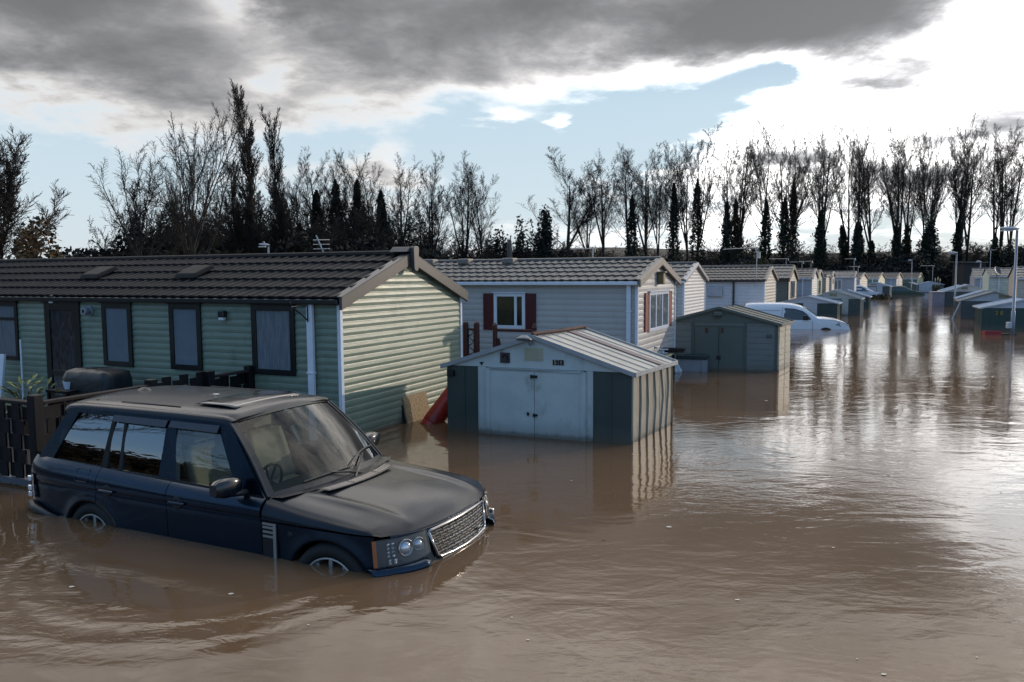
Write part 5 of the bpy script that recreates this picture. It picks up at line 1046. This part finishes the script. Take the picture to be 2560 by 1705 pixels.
for s in (-1, 1):
    k = MB(); k.box(3.3, 3.5, min(s * .92, s * 1.1), max(s * .92, s * 1.1), .66, .85); k.build('door_mirror', sil, pk, bevel=.04)
    k = MB(); k.quad(*[(x, s * y, z) for x, y, z in ((4.45, .90, .36), (4.8, .80, .30), (4.82, .78, .46), (4.5, .88, .50))]); k.build('headlight', pm('bright_lamp', (.6, .62, .65), .1, .3), pk)
    k = MB(); k.lathe([(.001, .015), (.36, .015), (.42, -.02)], 20, (4.0, s * .9, -.02), Matrix.Rotation(-s * math.pi / 2, 3, 'X')); k.build('wheel_arch', MATS['arch_black'], pk)
k = MB(); k.box(1.8, 3.0, -.6, -.55, 1.26, 1.30); k.box(1.8, 3.0, .55, .6, 1.26, 1.30); k.build('roof_rail', silver, pk)
EP = [(0, .4), (.15, .70), (.4, .86), (1.2, .93), (2.0, .93), (2.5, .84), (3.0, .55), (3.4, .38), (4.0, .28), (4.35, .10), (4.42, -.05)]
ec = simple_car('parked_estate', 'dark green estate car sunk to its windows near the far end of the lane', 'car', (40.6, 86.2, 0), -20, EP, .42, 1.75, pm('dark_green_paint', (.01, .03, .028), .25, .3, coat=.6), 4.4, (('side_window', [(.6, .46), (2.75, .46), (2.45, .72), (2.1, .82), (.75, .80)], vgl, .008),), (), ())
for s in (-1, 1):
    k = MB(); k.quad(*[(x, s * y, z) for x, y, z in ((3.9, .86, .10), (4.25, .74, .04), (4.25, .74, .15), (3.95, .85, .24))]); k.build('headlight', MATS['bright_lamp'], ec)
k = MB(); k.tube([(1.62, -.80, .46), (1.60, -.72, .86)], .03, 4); k.build('pillar', blk, ec)
# flood debris caught round the pickup
k = MB(); rnd = random.Random(12)
for i in range(500):
    a = rnd.uniform(0, 6.28); r = abs(rnd.gauss(0, .6)); x, y, z = r * 1.2 * math.cos(a), r * .6 * math.sin(a), rnd.uniform(-.05, .40) * max(.15, 1 - r * .6)
    d = Vector((rnd.uniform(-1, 1), rnd.uniform(-1, 1), rnd.uniform(-.4, 1))).normalized() * .12; s = Vector((rnd.uniform(-.05, .05), .02, .04)); k.quad(Vector((x, y, z)), Vector((x, y, z)) + d + s, Vector((x, y, z)) + d * 1.5, Vector((x, y, z)) + d - s)
o = k.build('flood_debris', pm('brown_leaf', (.035, .028, .012), .8)); o.location = (33.9, 71.6, 0); tag(o, 'dark twigs and leaves snagged round the front of the silver pickup', 'debris', kind='stuff')

# ---------------------------------------------------------------- trees
bark = pm('bark', (.024, .019, .014), .95, var=.35, vs=1.5); bark2 = pm('twigs', (.022, .016, .011), .95, var=.3, vs=.6)
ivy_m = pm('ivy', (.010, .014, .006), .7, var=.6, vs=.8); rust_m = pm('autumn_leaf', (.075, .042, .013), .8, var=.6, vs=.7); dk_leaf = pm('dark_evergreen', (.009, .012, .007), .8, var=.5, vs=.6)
def np_mesh(name, verts, faces, mat, parent=None):
    me = bpy.data.meshes.new(name); nv, nf, kf = len(verts), len(faces), faces.shape[1]
    me.vertices.add(nv); me.vertices.foreach_set('co', verts.astype(np.float32).ravel()); me.loops.add(nf * kf); me.loops.foreach_set('vertex_index', faces.astype(np.int32).ravel())
    me.polygons.add(nf); me.polygons.foreach_set('loop_start', np.arange(0, nf * kf, kf, dtype=np.int32)); me.polygons.foreach_set('loop_total', np.full(nf, kf, dtype=np.int32)); me.update(calc_edges=True); me.materials.append(mat)
    o = bpy.data.objects.new(name, me); COL.objects.link(o)
    if parent: o.parent = parent
    return o
def seg_arrays(segs, n=3):
    A = np.array(segs, dtype=float); p0, p1, r0, r1 = A[:, 0:3], A[:, 3:6], A[:, 6], A[:, 7]
    d = p1 - p0; d /= np.maximum(np.linalg.norm(d, axis=1, keepdims=True), 1e-9)
    ref = np.where(np.abs(d[:, 2:3]) > .9, np.array([[1., 0, 0]]), np.array([[0, 0, 1.]])); a = np.cross(d, ref); a /= np.linalg.norm(a, axis=1, keepdims=True); b_ = np.cross(d, a)
    V = []
    for (p, r) in ((p0, r0), (p1, r1)):
        for k in range(n):
            th = 2 * math.pi * k / n; V.append(p + (a * math.cos(th) + b_ * math.sin(th)) * r[:, None])
    V = np.stack(V, 1).reshape(-1, 3); base = np.arange(len(A))[:, None] * 2 * n
    F = np.concatenate([base + np.array([[k, (k + 1) % n, n + (k + 1) % n, n + k]]) for k in range(n)], 0)
    return V, F
def grow(rg, segs, p, d, Ln, r, lvl, P, tr=0.):
    n = P['n'][lvl]; st = Ln / n; p = np.array(p, float); d = np.array(d, float); up = np.array([0, 0, 1.])
    for i in range(n):
        d = d + rg.normal(0, P['wig'][lvl], 3) + up * P['up'][lvl]; d /= np.linalg.norm(d)
        q = p + d * st; ra = r * (1 - .75 * i / n); rb = r * (1 - .75 * (i + 1) / n); segs.append((*p, *q, max(ra, P['rmin']), max(rb, P['rmin'])))
        if lvl < len(P['n']) - 1 and i / n >= P['bare'][lvl]:
            k = P['ch'][lvl]; k = int(k) + (rg.random() < k - int(k))
            for _ in range(k):
                th = rg.uniform(0, 2 * math.pi); ax = np.array([math.cos(th), math.sin(th), 0.]); ax -= d * (ax @ d); ax /= max(1e-6, np.linalg.norm(ax)); an = math.radians(rg.uniform(*P['ang'][lvl]))
                grow(rg, segs, p + (q - p) * rg.random(), d * math.cos(an) + ax * math.sin(an), Ln * P['len'][lvl] * rg.uniform(.6, 1.15) * (1 - .45 * i / n), ra * P['rr'][lvl], lvl + 1, P)
        p = q
def norm_tree(segs, H):
    A = np.array(segs); z = max(A[:, 5].max(), 1e-6); A *= H / z; return A
KIND = {
 'poplar': dict(n=(10, 8, 5, 3), wig=(.022, .05, .09, .13), up=(.03, .08, .07, .03), bare=(.40, .12, .08, 0), ch=(2.2, 2.9, 3.2, 0), ang=((24, 52), (22, 50), (25, 60), (0, 0)), len=(.54, .32, .42, 0), rr=(.40, .36, .42, 0), rmin=.011, r=.012),
 'vase': dict(n=(5, 9, 7, 4), wig=(.05, .08, .11, .16), up=(.02, .04, .03, .01), bare=(.15, .12, .1, 0), ch=(3.0, 2.2, 3.0, 0), ang=((15, 48), (18, 45), (20, 60), (0, 0)), len=(1.25, .36, .42, 0), rr=(.62, .45, .45, 0), rmin=.013, r=.024),
 'round': dict(n=(5, 10, 7, 5), wig=(.05, .07, .10, .12), up=(.02, .065, .07, .06), bare=(.12, .10, .08, 0), ch=(5.0, 3.0, 3.4, 0), ang=((10, 66), (16, 42), (18, 50), (0, 0)), len=(1.2, .34, .42, 0), rr=(.5, .42, .45, 0), rmin=.015, r=.030),
 'columnar': dict(n=(16, 8, 5, 3), wig=(.02, .05, .08, .1), up=(.03, .16, .12, .08), bare=(.06, .1, .05, 0), ch=(5.5, 2.2, 2.0, 0), ang=((16, 34), (15, 35), (15, 40), (0, 0)), len=(.24, .36, .45, 0), rr=(.35, .45, .5, 0), rmin=.016, r=.014),
 'scrub': dict(n=(5, 6, 4, 3), wig=(.08, .1, .14, .2), up=(.02, .04, .03, .02), bare=(.05, .1, .1, 0), ch=(3.2, 2.4, 2.2, 0), ang=((25, 70), (25, 60), (25, 70), (0, 0)), len=(.8, .42, .45, 0), rr=(.55, .45, .5, 0), rmin=.016, r=.022)}
def tree_data(kind, seed, H=1., lead=1):
    rg = np.random.default_rng(seed); P = KIND[kind]; segs = []
    Pn = dict(P); Pn['rmin'] = .0002; grow(rg, segs, (0, 0, 0), (0, 0, 1), 1., P['r'], 0, Pn)
    if kind == 'poplar':   # a few leaders forking from the trunk
        for j in range(lead):
            th = rg.uniform(0, 6.28); an = math.radians(rg.uniform(14, 26)); Q = dict(Pn); Q['bare'] = (.25, .12, .1, 0); Q['ch'] = (1.4, 1.8, 2.2, 0)
            grow(rg, segs, (0, 0, rg.uniform(.28, .42)), (math.sin(an) * math.cos(th), math.sin(an) * math.sin(th), math.cos(an)), rg.uniform(.52, .62), P['r'] * .6, 0, Q)
    A = norm_tree(segs, 1.); return A
def cloud(rg, n, fn, size):   # n leaf quads at positions fn(rg,n)
    P_ = fn(rg, n); a = rg.normal(0, 1, (n, 3)); a /= np.linalg.norm(a, axis=1, keepdims=True); b_ = np.cross(a, rg.normal(0, 1, (n, 3))); b_ /= np.linalg.norm(b_, axis=1, keepdims=True)
    s = size * rg.uniform(.5, 1.4, (n, 1)); V = np.stack([P_ - a * s, P_ + b_ * s * .6, P_ + a * s, P_ - b_ * s * .6], 1).reshape(-1, 3); F = np.arange(4 * n).reshape(-1, 4); return V, F
MESH = {}
SIZE = {'poplar': (24., 7.), 'vase': (16., 10.), 'round': (12., 14.), 'columnar': (22., 4.), 'scrub': (8., 6.)}
def real_segs(kind, seed, lead=1):
    A = tree_data(kind, seed, lead=lead); H, wd = SIZE[kind]; rr = np.percentile(np.hypot(A[:, 3], A[:, 4]), 95); s = wd * .5 / rr
    A = A.copy(); A[:, [0, 1, 3, 4]] *= s; A[:, [2, 5]] *= H; A[:, 6:8] = np.maximum(A[:, 6:8] * H, KIND[kind]['rmin']); return A
def tree_mesh(kind, seed, lead=2):
    key = (kind, seed, lead)
    if key not in MESH:
        A = real_segs(kind, seed, lead); thick = A[:, 6] > .09; V1, F1 = seg_arrays(A[thick], 6); V2, F2 = seg_arrays(A[~thick], 3)
        o1 = np_mesh('trunk', V1, F1, bark); o2 = np_mesh('crown', V2, F2, bark2); MESH[key] = (o1.data, o2.data)
        print('tree', kind, seed, len(A)); bpy.data.objects.remove(o1); bpy.data.objects.remove(o2)
    return MESH[key]
rgI = np.random.default_rng(5)
def ivy_mesh(seed):
    key = ('ivy', seed)
    if key not in MESH:
        rg = np.random.default_rng(seed); lob = rg.uniform(.6, 1.3, 14); ph = rg.uniform(0, 6.28)
        def fn(rg, n):
            h = rg.random(n) ** .8; th = rg.uniform(0, 6.28, n); prof = np.interp(h, [0, .15, .45, .75, .93, 1], [1.2, 1.0, .66, .38, .20, .02]) * np.interp(h, np.linspace(0, 1, 14), lob); r = prof * rg.uniform(.25, 1.0, n) ** .5 * (1 + .28 * np.sin(th * 3 + h * 11 + ph)); r *= np.where(rg.random(n) < .12, 1.55, 1)
            return np.stack([r * np.cos(th), r * np.sin(th), h], 1)
        P_ = fn(rg, 4200); MESH[key] = P_
    return MESH[key]
def plant_tree(kind, x, y, H, wid, label, group, lean=0., ivy=0., seed=0, ivw=1.0, lead=2, z0=-.6):
    t0 = thing('bare_tree' if kind != 'columnar' else 'poplar_tree', label, 'tree', (x, y, z0), 0, group); rg = random.Random(int(x * 31 + y * 7 + H * 13)); H = H - z0
    a, b_ = tree_mesh(kind, seed, lead); s = wid / SIZE[kind][1]; hz = H / SIZE[kind][0]; rz = rg.uniform(0, 6.28)
    for nm, me in (('trunk', a), ('crown', b_)):
        o = bpy.data.objects.new(nm, me); COL.objects.link(o); o.parent = t0; o.matrix_local = Matrix.Shear('XY', 4, (lean, 0)) @ Matrix.Rotation(rz, 4, 'Z') @ Matrix.Diagonal((s, s, hz, 1))
    if ivy:
        P_ = ivy_mesh(rg.randint(0, 5)); n = len(P_); r = ivw; h = ivy - z0; Q = P_ * np.array([r, r, h]); Q[:, 0] += lean * Q[:, 2]; g2 = np.random.default_rng(int(x * 10) + 999)
        V, F = cloud(g2, n, lambda g, m_: Q, .17); np_mesh('ivy', V, F, ivy_m, t0)
    return t0
GL, GRW = 'bare trees behind the left caravans', 'bare poplars beyond the lane'
plant_tree('round', -31.2, 48, 12.3, 11, 'large round bare tree at the left picture edge', GL, seed=1)
plant_tree('vase', -32.9, 70, 14.9, 10.5, 'wide many stemmed bare tree with drooping outer twigs, left of the tallest bare crown', GL, seed=2)
plant_tree('vase', -28.6, 72, 18.9, 9.6, 'tallest spreading bare tree, leaning left next to the two columnar poplars', GL, lean=-.06, seed=3)
plant_tree('vase', -31.3, 76, 14.6, 6.5, 'thin bare tree squeezed between the two spreading bare trees', GL, seed=4)
plant_tree('columnar', -26.6, 82, 22.3, 4.0, 'tallest columnar poplar, left one of the close pair', 'columnar poplars', seed=5)
plant_tree('columnar', -24.5, 84, 20.6, 2.9, 'slimmer columnar poplar just right of the tallest one', 'columnar poplars', seed=6)
plant_tree('columnar', -29.0, 84, 15.4, 2.9, 'short columnar poplar left of the tallest poplar', 'columnar poplars', seed=5)
ROWL = [(-25.6, 17.9, 4.4, 8.7, 'bare ivy-footed tree next right of the slim columnar poplar'), (-23.4, 17.7, 4.6, 12.7, 'bare tree with ivy to half height, second right of the columnar poplars'), (-21.1, 17.7, 3.6, 13.9, 'narrow bare tree with ivy running high, third right of the columnar poplars'),
 (-18.5, 17.6, 4.6, 13.9, 'bare tree with a dark ivy spire up its trunk, fourth right of the columnar poplars'), (-16.6, 17.1, 3.2, 0, 'thin bare tree left of the dark ivy cone'), (-15.7, 13.0, 1.4, 12.6, 'bare stem wholly wrapped in a dark ivy cone, above the green caravan roof peak'),
 (-13.3, 17.1, 4.6, 0, 'clean stemmed bare tree in front of the white cloud, next right of the ivy cone'), (-9.7, 17.2, 4.8, 0, 'bare tree with a broad open crown, second right of the ivy cone'), (-5.9, 17.0, 4.6, 0, 'bare tree with a fan crown, third right of the ivy cone'), (-3.4, 15.8, 3.6, 0, 'last bare tree of the left row, before the blue gap')]
for i, (x, H, wd, iv, lb) in enumerate(ROWL): plant_tree('poplar', x, 95, H, wd * 1.5, lb, GL, ivy=iv, seed=10 + i % 5, ivw=1.7 + .0 * (iv > 12.5 and wd < 2) , lead=1 + i % 3)
ROWR = [(8.3, 21.2, 7.4, 0, 0, 'wide forked bare poplar, first of the right row beside the blue gap'), (11.0, 19.6, 4, -.08, 0, 'leaning thin bare poplar, second of the right row'), (13.6, 21.2, 4.8, -.1, 0, 'left leaning bare poplar, third of the right row'), (18.1, 20.8, 4.8, 0, 14.2, 'bare poplar with the first dark ivy column of the right row'),
 (20.5, 22.4, 5.2, 0, 0, 'clean stemmed forked bare poplar just right of the first ivy column'), (22.7, 21.2, 3.4, 0, 0, 'slim bare poplar two right of the first ivy column'), (24.4, 22.7, 4, 0, 15.9, 'bare poplar with a tall tapering ivy column, above the ribbed white caravan gable'), (26.2, 21.6, 3.6, -.08, 0, 'thin leaning bare poplar between two ivy columns'),
 (28.8, 24.3, 4.2, 0, 16.9, 'bare poplar with the thickest ragged ivy column behind the roof aerial'), (32.3, 24.4, 5, 0, 13.2, 'bare poplar with a blunt ivy column, above the white caravan with the black gutter'), (34.2, 18.2, 2.6, 0, 13.7, 'short ivy clad stem with few twigs between two taller poplars'), (35.3, 24.1, 4.6, 0, 9.8, 'bare poplar with an ivied elbow low on its trunk'),
 (38.2, 25.3, 5, 0, 13.4, 'bare poplar with ivy to half height above the grey-green caravan'), (41.7, 24.7, 5.6, 0, 13.8, 'heavy ivy clad poplar with several thick dark limbs'), (43.7, 25.2, 3.4, 0, 16.8, 'slender poplar with ivy almost to its top'), (46.3, 24.5, 4.6, 0, 11.7, 'poplar with a wide ivy skirt, left of a near twin'), (47.4, 25.1, 4, 0, 11.5, 'poplar with a wide ivy skirt, right of a near twin'),
 (51.0, 23.4, 4, -.13, 9.7, 'poplar leaning strongly left over the silver pickup'), (51.9, 24.6, 2.8, 0, 10.0, 'very slender straight poplar above the silver pickup'), (53.2, 25.4, 3, 0, 9.9, 'tallest very slender poplar above the silver pickup'), (56.0, 24, 4.8, 0, 7.3, 'poplar with a sparse leftward crown above the bright gable caravans'), (57.8, 24.8, 4.2, 0, 9.6, 'poplar with an ivied base above the estate car'),
 (59.4, 24.5, 4.2, 0, 0, 'ivy free poplar left of the low dark ivy mound'), (61.4, 24.1, 3.6, 0, 9.8, 'poplar rising out of the low dark ivy mound'), (61.8, 23.4, 3.6, -.06, 0, 'poplar leaning left behind the low dark ivy mound'), (63.2, 23.9, 3.4, 0, 0, 'clean poplar just right of the low dark ivy mound'), (65.0, 24.8, 3.2, 0, 10.2, 'straight poplar with narrow ivy above the middle lamp post'),
 (67.1, 25.1, 4.2, 0, 10.2, 'poplar with a flared ivy skirt right of the middle lamp post'), (68.6, 25.0, 3.6, .07, 7.8, 'poplar leaning right beside the flared ivy skirt'), (70.7, 24.5, 4.6, 0, 0, 'clean forked poplar left of the dark barn'), (72.7, 24.8, 4.2, 0, 7.8, 'poplar with a bushy ivied foot above the dark barn'), (75.0, 24.1, 4.2, 0, 0, 'poplar just left of the nearest lamp head'), (77.6, 23.4, 4.4, 0, 0, 'last poplar of the right row at the picture edge')]
for i, (x, H, wd, ln, iv, lb) in enumerate(ROWR): plant_tree('poplar', x - ln * H * .5, 118 + (i % 3) * 2.0, H * 1.03, wd * 1.75, lb, GRW, lean=ln, ivy=iv, seed=10 + (i * 5) % 12, ivw=(1.35 if iv > 13 else 1.25) + .5 * (i in (8, 13)), lead=1 + (i * 2) % 3)
# broken pale trunk
k = MB(); k.tube([(0, 0, -1), (.05, 0, 3), (-.05, 0, 6.2), (.15, 0, 7.2)], [.38, .34, .3, .12], 8); bt = k.build('dead_trunk', pm('pale_bark', (.13, .105, .085), .9)); bt.location = (-.2, 96, 0); tag(bt, 'pale broken tree trunk without branches behind the cream caravan roof', 'tree trunk')
# evergreens, bushes
def bush(label, x, y, rx, ry, z1, mat, n=5000, name='bush', cat='bush', shape=0, size=.2, seed=1, group=None):
    rg = np.random.default_rng(seed); t0 = thing(name, label, cat, (x, y, -.5), 0, group); nc = 26; C_ = rg.normal(0, 1, (nc, 3)); C_ /= np.linalg.norm(C_, axis=1, keepdims=True); C_ *= rg.uniform(.3, .85, (nc, 1)); C_[:, 2] = np.abs(C_[:, 2])
    if shape: C_[:, 2] = rg.random(nc); C_[:, :2] *= (1.05 - C_[:, 2:3] * .9)
    idx = rg.integers(0, nc, n); d = rg.normal(0, 1, (n, 3)); d /= np.linalg.norm(d, axis=1, keepdims=True); P_ = C_[idx] + d * rg.uniform(.6, 1, (n, 1)) * rg.uniform(.16, .36, nc)[idx][:, None]; P_[:, 2] = np.abs(P_[:, 2]); P_ *= np.array([rx, ry, (z1 + .5) / 1.05])
    V, F = cloud(rg, n, lambda g, m_: P_, size); np_mesh('foliage', V, F, mat, t0)
    k = MB(); 
    for i in range(5): a = i * 1.3; k.tube([(0.1 * math.cos(a), .1 * math.sin(a), 0), (rx * .3 * math.cos(a), ry * .3 * math.sin(a), (z1 + .5) * .6)], [.1, .04], 5)
    k.build('stem', bark, t0)
hb_m = pm('brown_twig_leaf', (.022, .015, .008), .9, var=.6, vs=.5)
GB = 'bushes and evergreens behind the caravans'
bush('rust brown leafy bush at the left edge under the round bare tree', -27.6, 44, 3.4, 3.0, 6.5, rust_m, 9000, seed=1, size=.15, group=GB)
bush('olive brown bush stepping down right of the rust brown bush', -27.8, 50, 4.2, 3, 4.9, rust_m, 6000, seed=2, size=.15, group=GB)
bush('dark low bush left of the wide many stemmed bare tree', -35.0, 64, 4.5, 3, 5.6, dk_leaf, 6000, seed=3, group=GB)
bush('dark brown twiggy clump right of the last bare tree of the left row', -1.8, 99, 3.3, 2.5, 10.4, hb_m, 3600, seed=4, shape=0, group=GB)
bush('brown larch like conifer behind the pale broken trunk', 1.6, 100, 3.0, 2, 10.6, hb_m, 3400, seed=5, shape=0, group=GB)
bush('dark ragged conifer right of the pale broken trunk', 4.2, 98, 2.2, 1.8, 9.4, dk_leaf, 3600, seed=6, shape=1, group=GB)
bush('flat topped dark cedar beside the first bare poplar of the right row', 5.6, 99, 3.0, 2.4, 7.6, dk_leaf, 5000, seed=7, group=GB)
bush('low dark ivy mound in front of the right row of poplars', 61.2, 115, 3.0, 2.5, 9.2, ivy_m, 6000, seed=8, shape=1, group=GB)
bush('olive green willow bush behind the white caravan with the black gutter', 32.0, 100, 5.2, 3, 5.4, pm('olive_leaf', (.055, .045, .012), .8, var=.5), 6000, seed=9, group=GB)
bush('dark bush at the foot of the poplars above the dark barn', 74.0, 116, 3.4, 2.5, 7.5, ivy_m, 5000, seed=10, group=GB)
bush('dark round yew at the right edge behind the nearest lamp', 70.5, 100, 4.2, 3, 8.6, dk_leaf, 7000, seed=11, group=GB)
# undergrowth and far woodland: one mass of bare scrub each
def scrub(name, label, spots, mat=bark2, leaf=None, seed=3):
    base = []
    for s in range(4): A = real_segs('scrub', 40 + s); A[:, [0, 1, 3, 4, 6, 7]] /= 6.; A[:, [2, 5]] /= 8.; base.append((A, A[:, 6]))
    rg = np.random.default_rng(seed); VV, FF, n0 = [], [], 0
    pre = [seg_arrays(A, 3) for A, _ in base]
    for (x, y, z0, w_, h) in spots:
        V, F = pre[rg.integers(0, 4)]; th = rg.uniform(0, 6.28); c, s = math.cos(th), math.sin(th); Q = V @ np.array([[c, s, 0], [-s, c, 0], [0, 0, 1]]); Q = Q * np.array([w_, w_, h]) + np.array([x, y, z0]); VV.append(Q); FF.append(F + n0); n0 += len(V)
    o = np_mesh(name, np.concatenate(VV), np.concatenate(FF), mat); tag(o, label, 'woodland', kind='stuff'); return o
rg = random.Random(21)
sp = [(x + rg.uniform(-1, 1), 98 + rg.uniform(-4, 5), -1, rg.uniform(5, 8), rg.uniform(9, 14.5) * (1.0 if x < -10 else .66)) for x in np.arange(-42, 8, .6)] + [(x + rg.uniform(-1, 1), 88 + rg.uniform(-4, 4), -1, rg.uniform(5, 8), rg.uniform(8.5, 12.5)) for x in np.arange(-44, -13, .7)] + [(x + rg.uniform(-1, 1), 70 + rg.uniform(-4, 4), -1, rg.uniform(4, 6), rg.uniform(4, 6.5)) for x in np.arange(-38, -18, 1.2)]
scrub('left_undergrowth', 'dense brown bare undergrowth below the trees behind the left caravans', sp)
sp = [(x + rg.uniform(-1, 1), 122 + rg.uniform(-5, 6), -1, rg.uniform(5, 8), rg.uniform(4.0, 8.0)) for x in np.arange(5, 84, .9)] + [(x + rg.uniform(-1, 1), 112 + rg.uniform(-2, 3), -1, rg.uniform(3, 5), rg.uniform(2.5, 4.6)) for x in np.arange(10, 84, 1.1)]
scrub('right_undergrowth', 'dark bare undergrowth along the foot of the right row of poplars', sp, seed=8)
sp = [(x + rg.uniform(-3, 3), 185 + rg.uniform(-12, 14), 0, rg.uniform(9, 15), rg.uniform(6.5, 10.5)) for x in np.arange(-90, 150, 2.2)]
scrub('far_woodland', 'hazy grey-brown wood on the skyline between the trunks', sp, seed=9)
rgl = np.random.default_rng(77)
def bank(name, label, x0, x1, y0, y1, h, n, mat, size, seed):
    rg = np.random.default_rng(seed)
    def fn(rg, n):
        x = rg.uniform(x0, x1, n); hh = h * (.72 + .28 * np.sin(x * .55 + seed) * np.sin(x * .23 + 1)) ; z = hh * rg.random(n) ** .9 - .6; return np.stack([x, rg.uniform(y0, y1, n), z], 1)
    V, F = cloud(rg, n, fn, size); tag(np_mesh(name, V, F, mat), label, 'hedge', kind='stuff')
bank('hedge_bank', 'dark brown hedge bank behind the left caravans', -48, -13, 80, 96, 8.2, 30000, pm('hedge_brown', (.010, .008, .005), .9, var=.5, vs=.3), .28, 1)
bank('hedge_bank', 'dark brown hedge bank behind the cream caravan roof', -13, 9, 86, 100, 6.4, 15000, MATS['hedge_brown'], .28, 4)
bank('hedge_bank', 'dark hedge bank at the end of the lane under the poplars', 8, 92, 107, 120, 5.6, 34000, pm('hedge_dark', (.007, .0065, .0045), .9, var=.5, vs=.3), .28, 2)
# trees across the road behind the viewpoint, seen only as reflections in the car windows
plant_tree('vase', -58, 4.0, 24, 17, 'bare tree outside the frame, mirrored in the car door windows', 'trees opposite the car', seed=1)
plant_tree('vase', -70, -22, 24, 15, 'bare tree outside the frame, mirrored in the car rear quarter window', 'trees opposite the car', seed=2)
bank('hedge_bank', 'long brown hedge outside the frame, mirrored low in the car windows', -95, -62, -90, 40, 7.5, 22000, MATS['hedge_brown'], .7, 3)

# dead leaves and twigs adrift
b = MB(); rnd = random.Random(31)
for i in range(50):
    y = rnd.uniform(5.5, 34); x = rnd.uniform(-.6, .66) * y
    if -5.6 < x < .4 and 6 < y < 11.5: continue
    a = rnd.uniform(0, 3.14); l = rnd.uniform(.015, .05); w_ = l * rnd.choice((.12, .5)); c_, s_ = math.cos(a), math.sin(a)
    b.quad((x - l * c_, y - l * s_, .004), (x + w_ * s_, y - w_ * c_, .008), (x + l * c_, y + l * s_, .004), (x - w_ * s_, y + w_ * c_, .008))
tag(b.build('floating_leaves', pm('wet_leaf', (.03, .018, .008), .5)), label='scattered dead leaves and twigs adrift on the flood water', cat='leaves', kind='stuff')
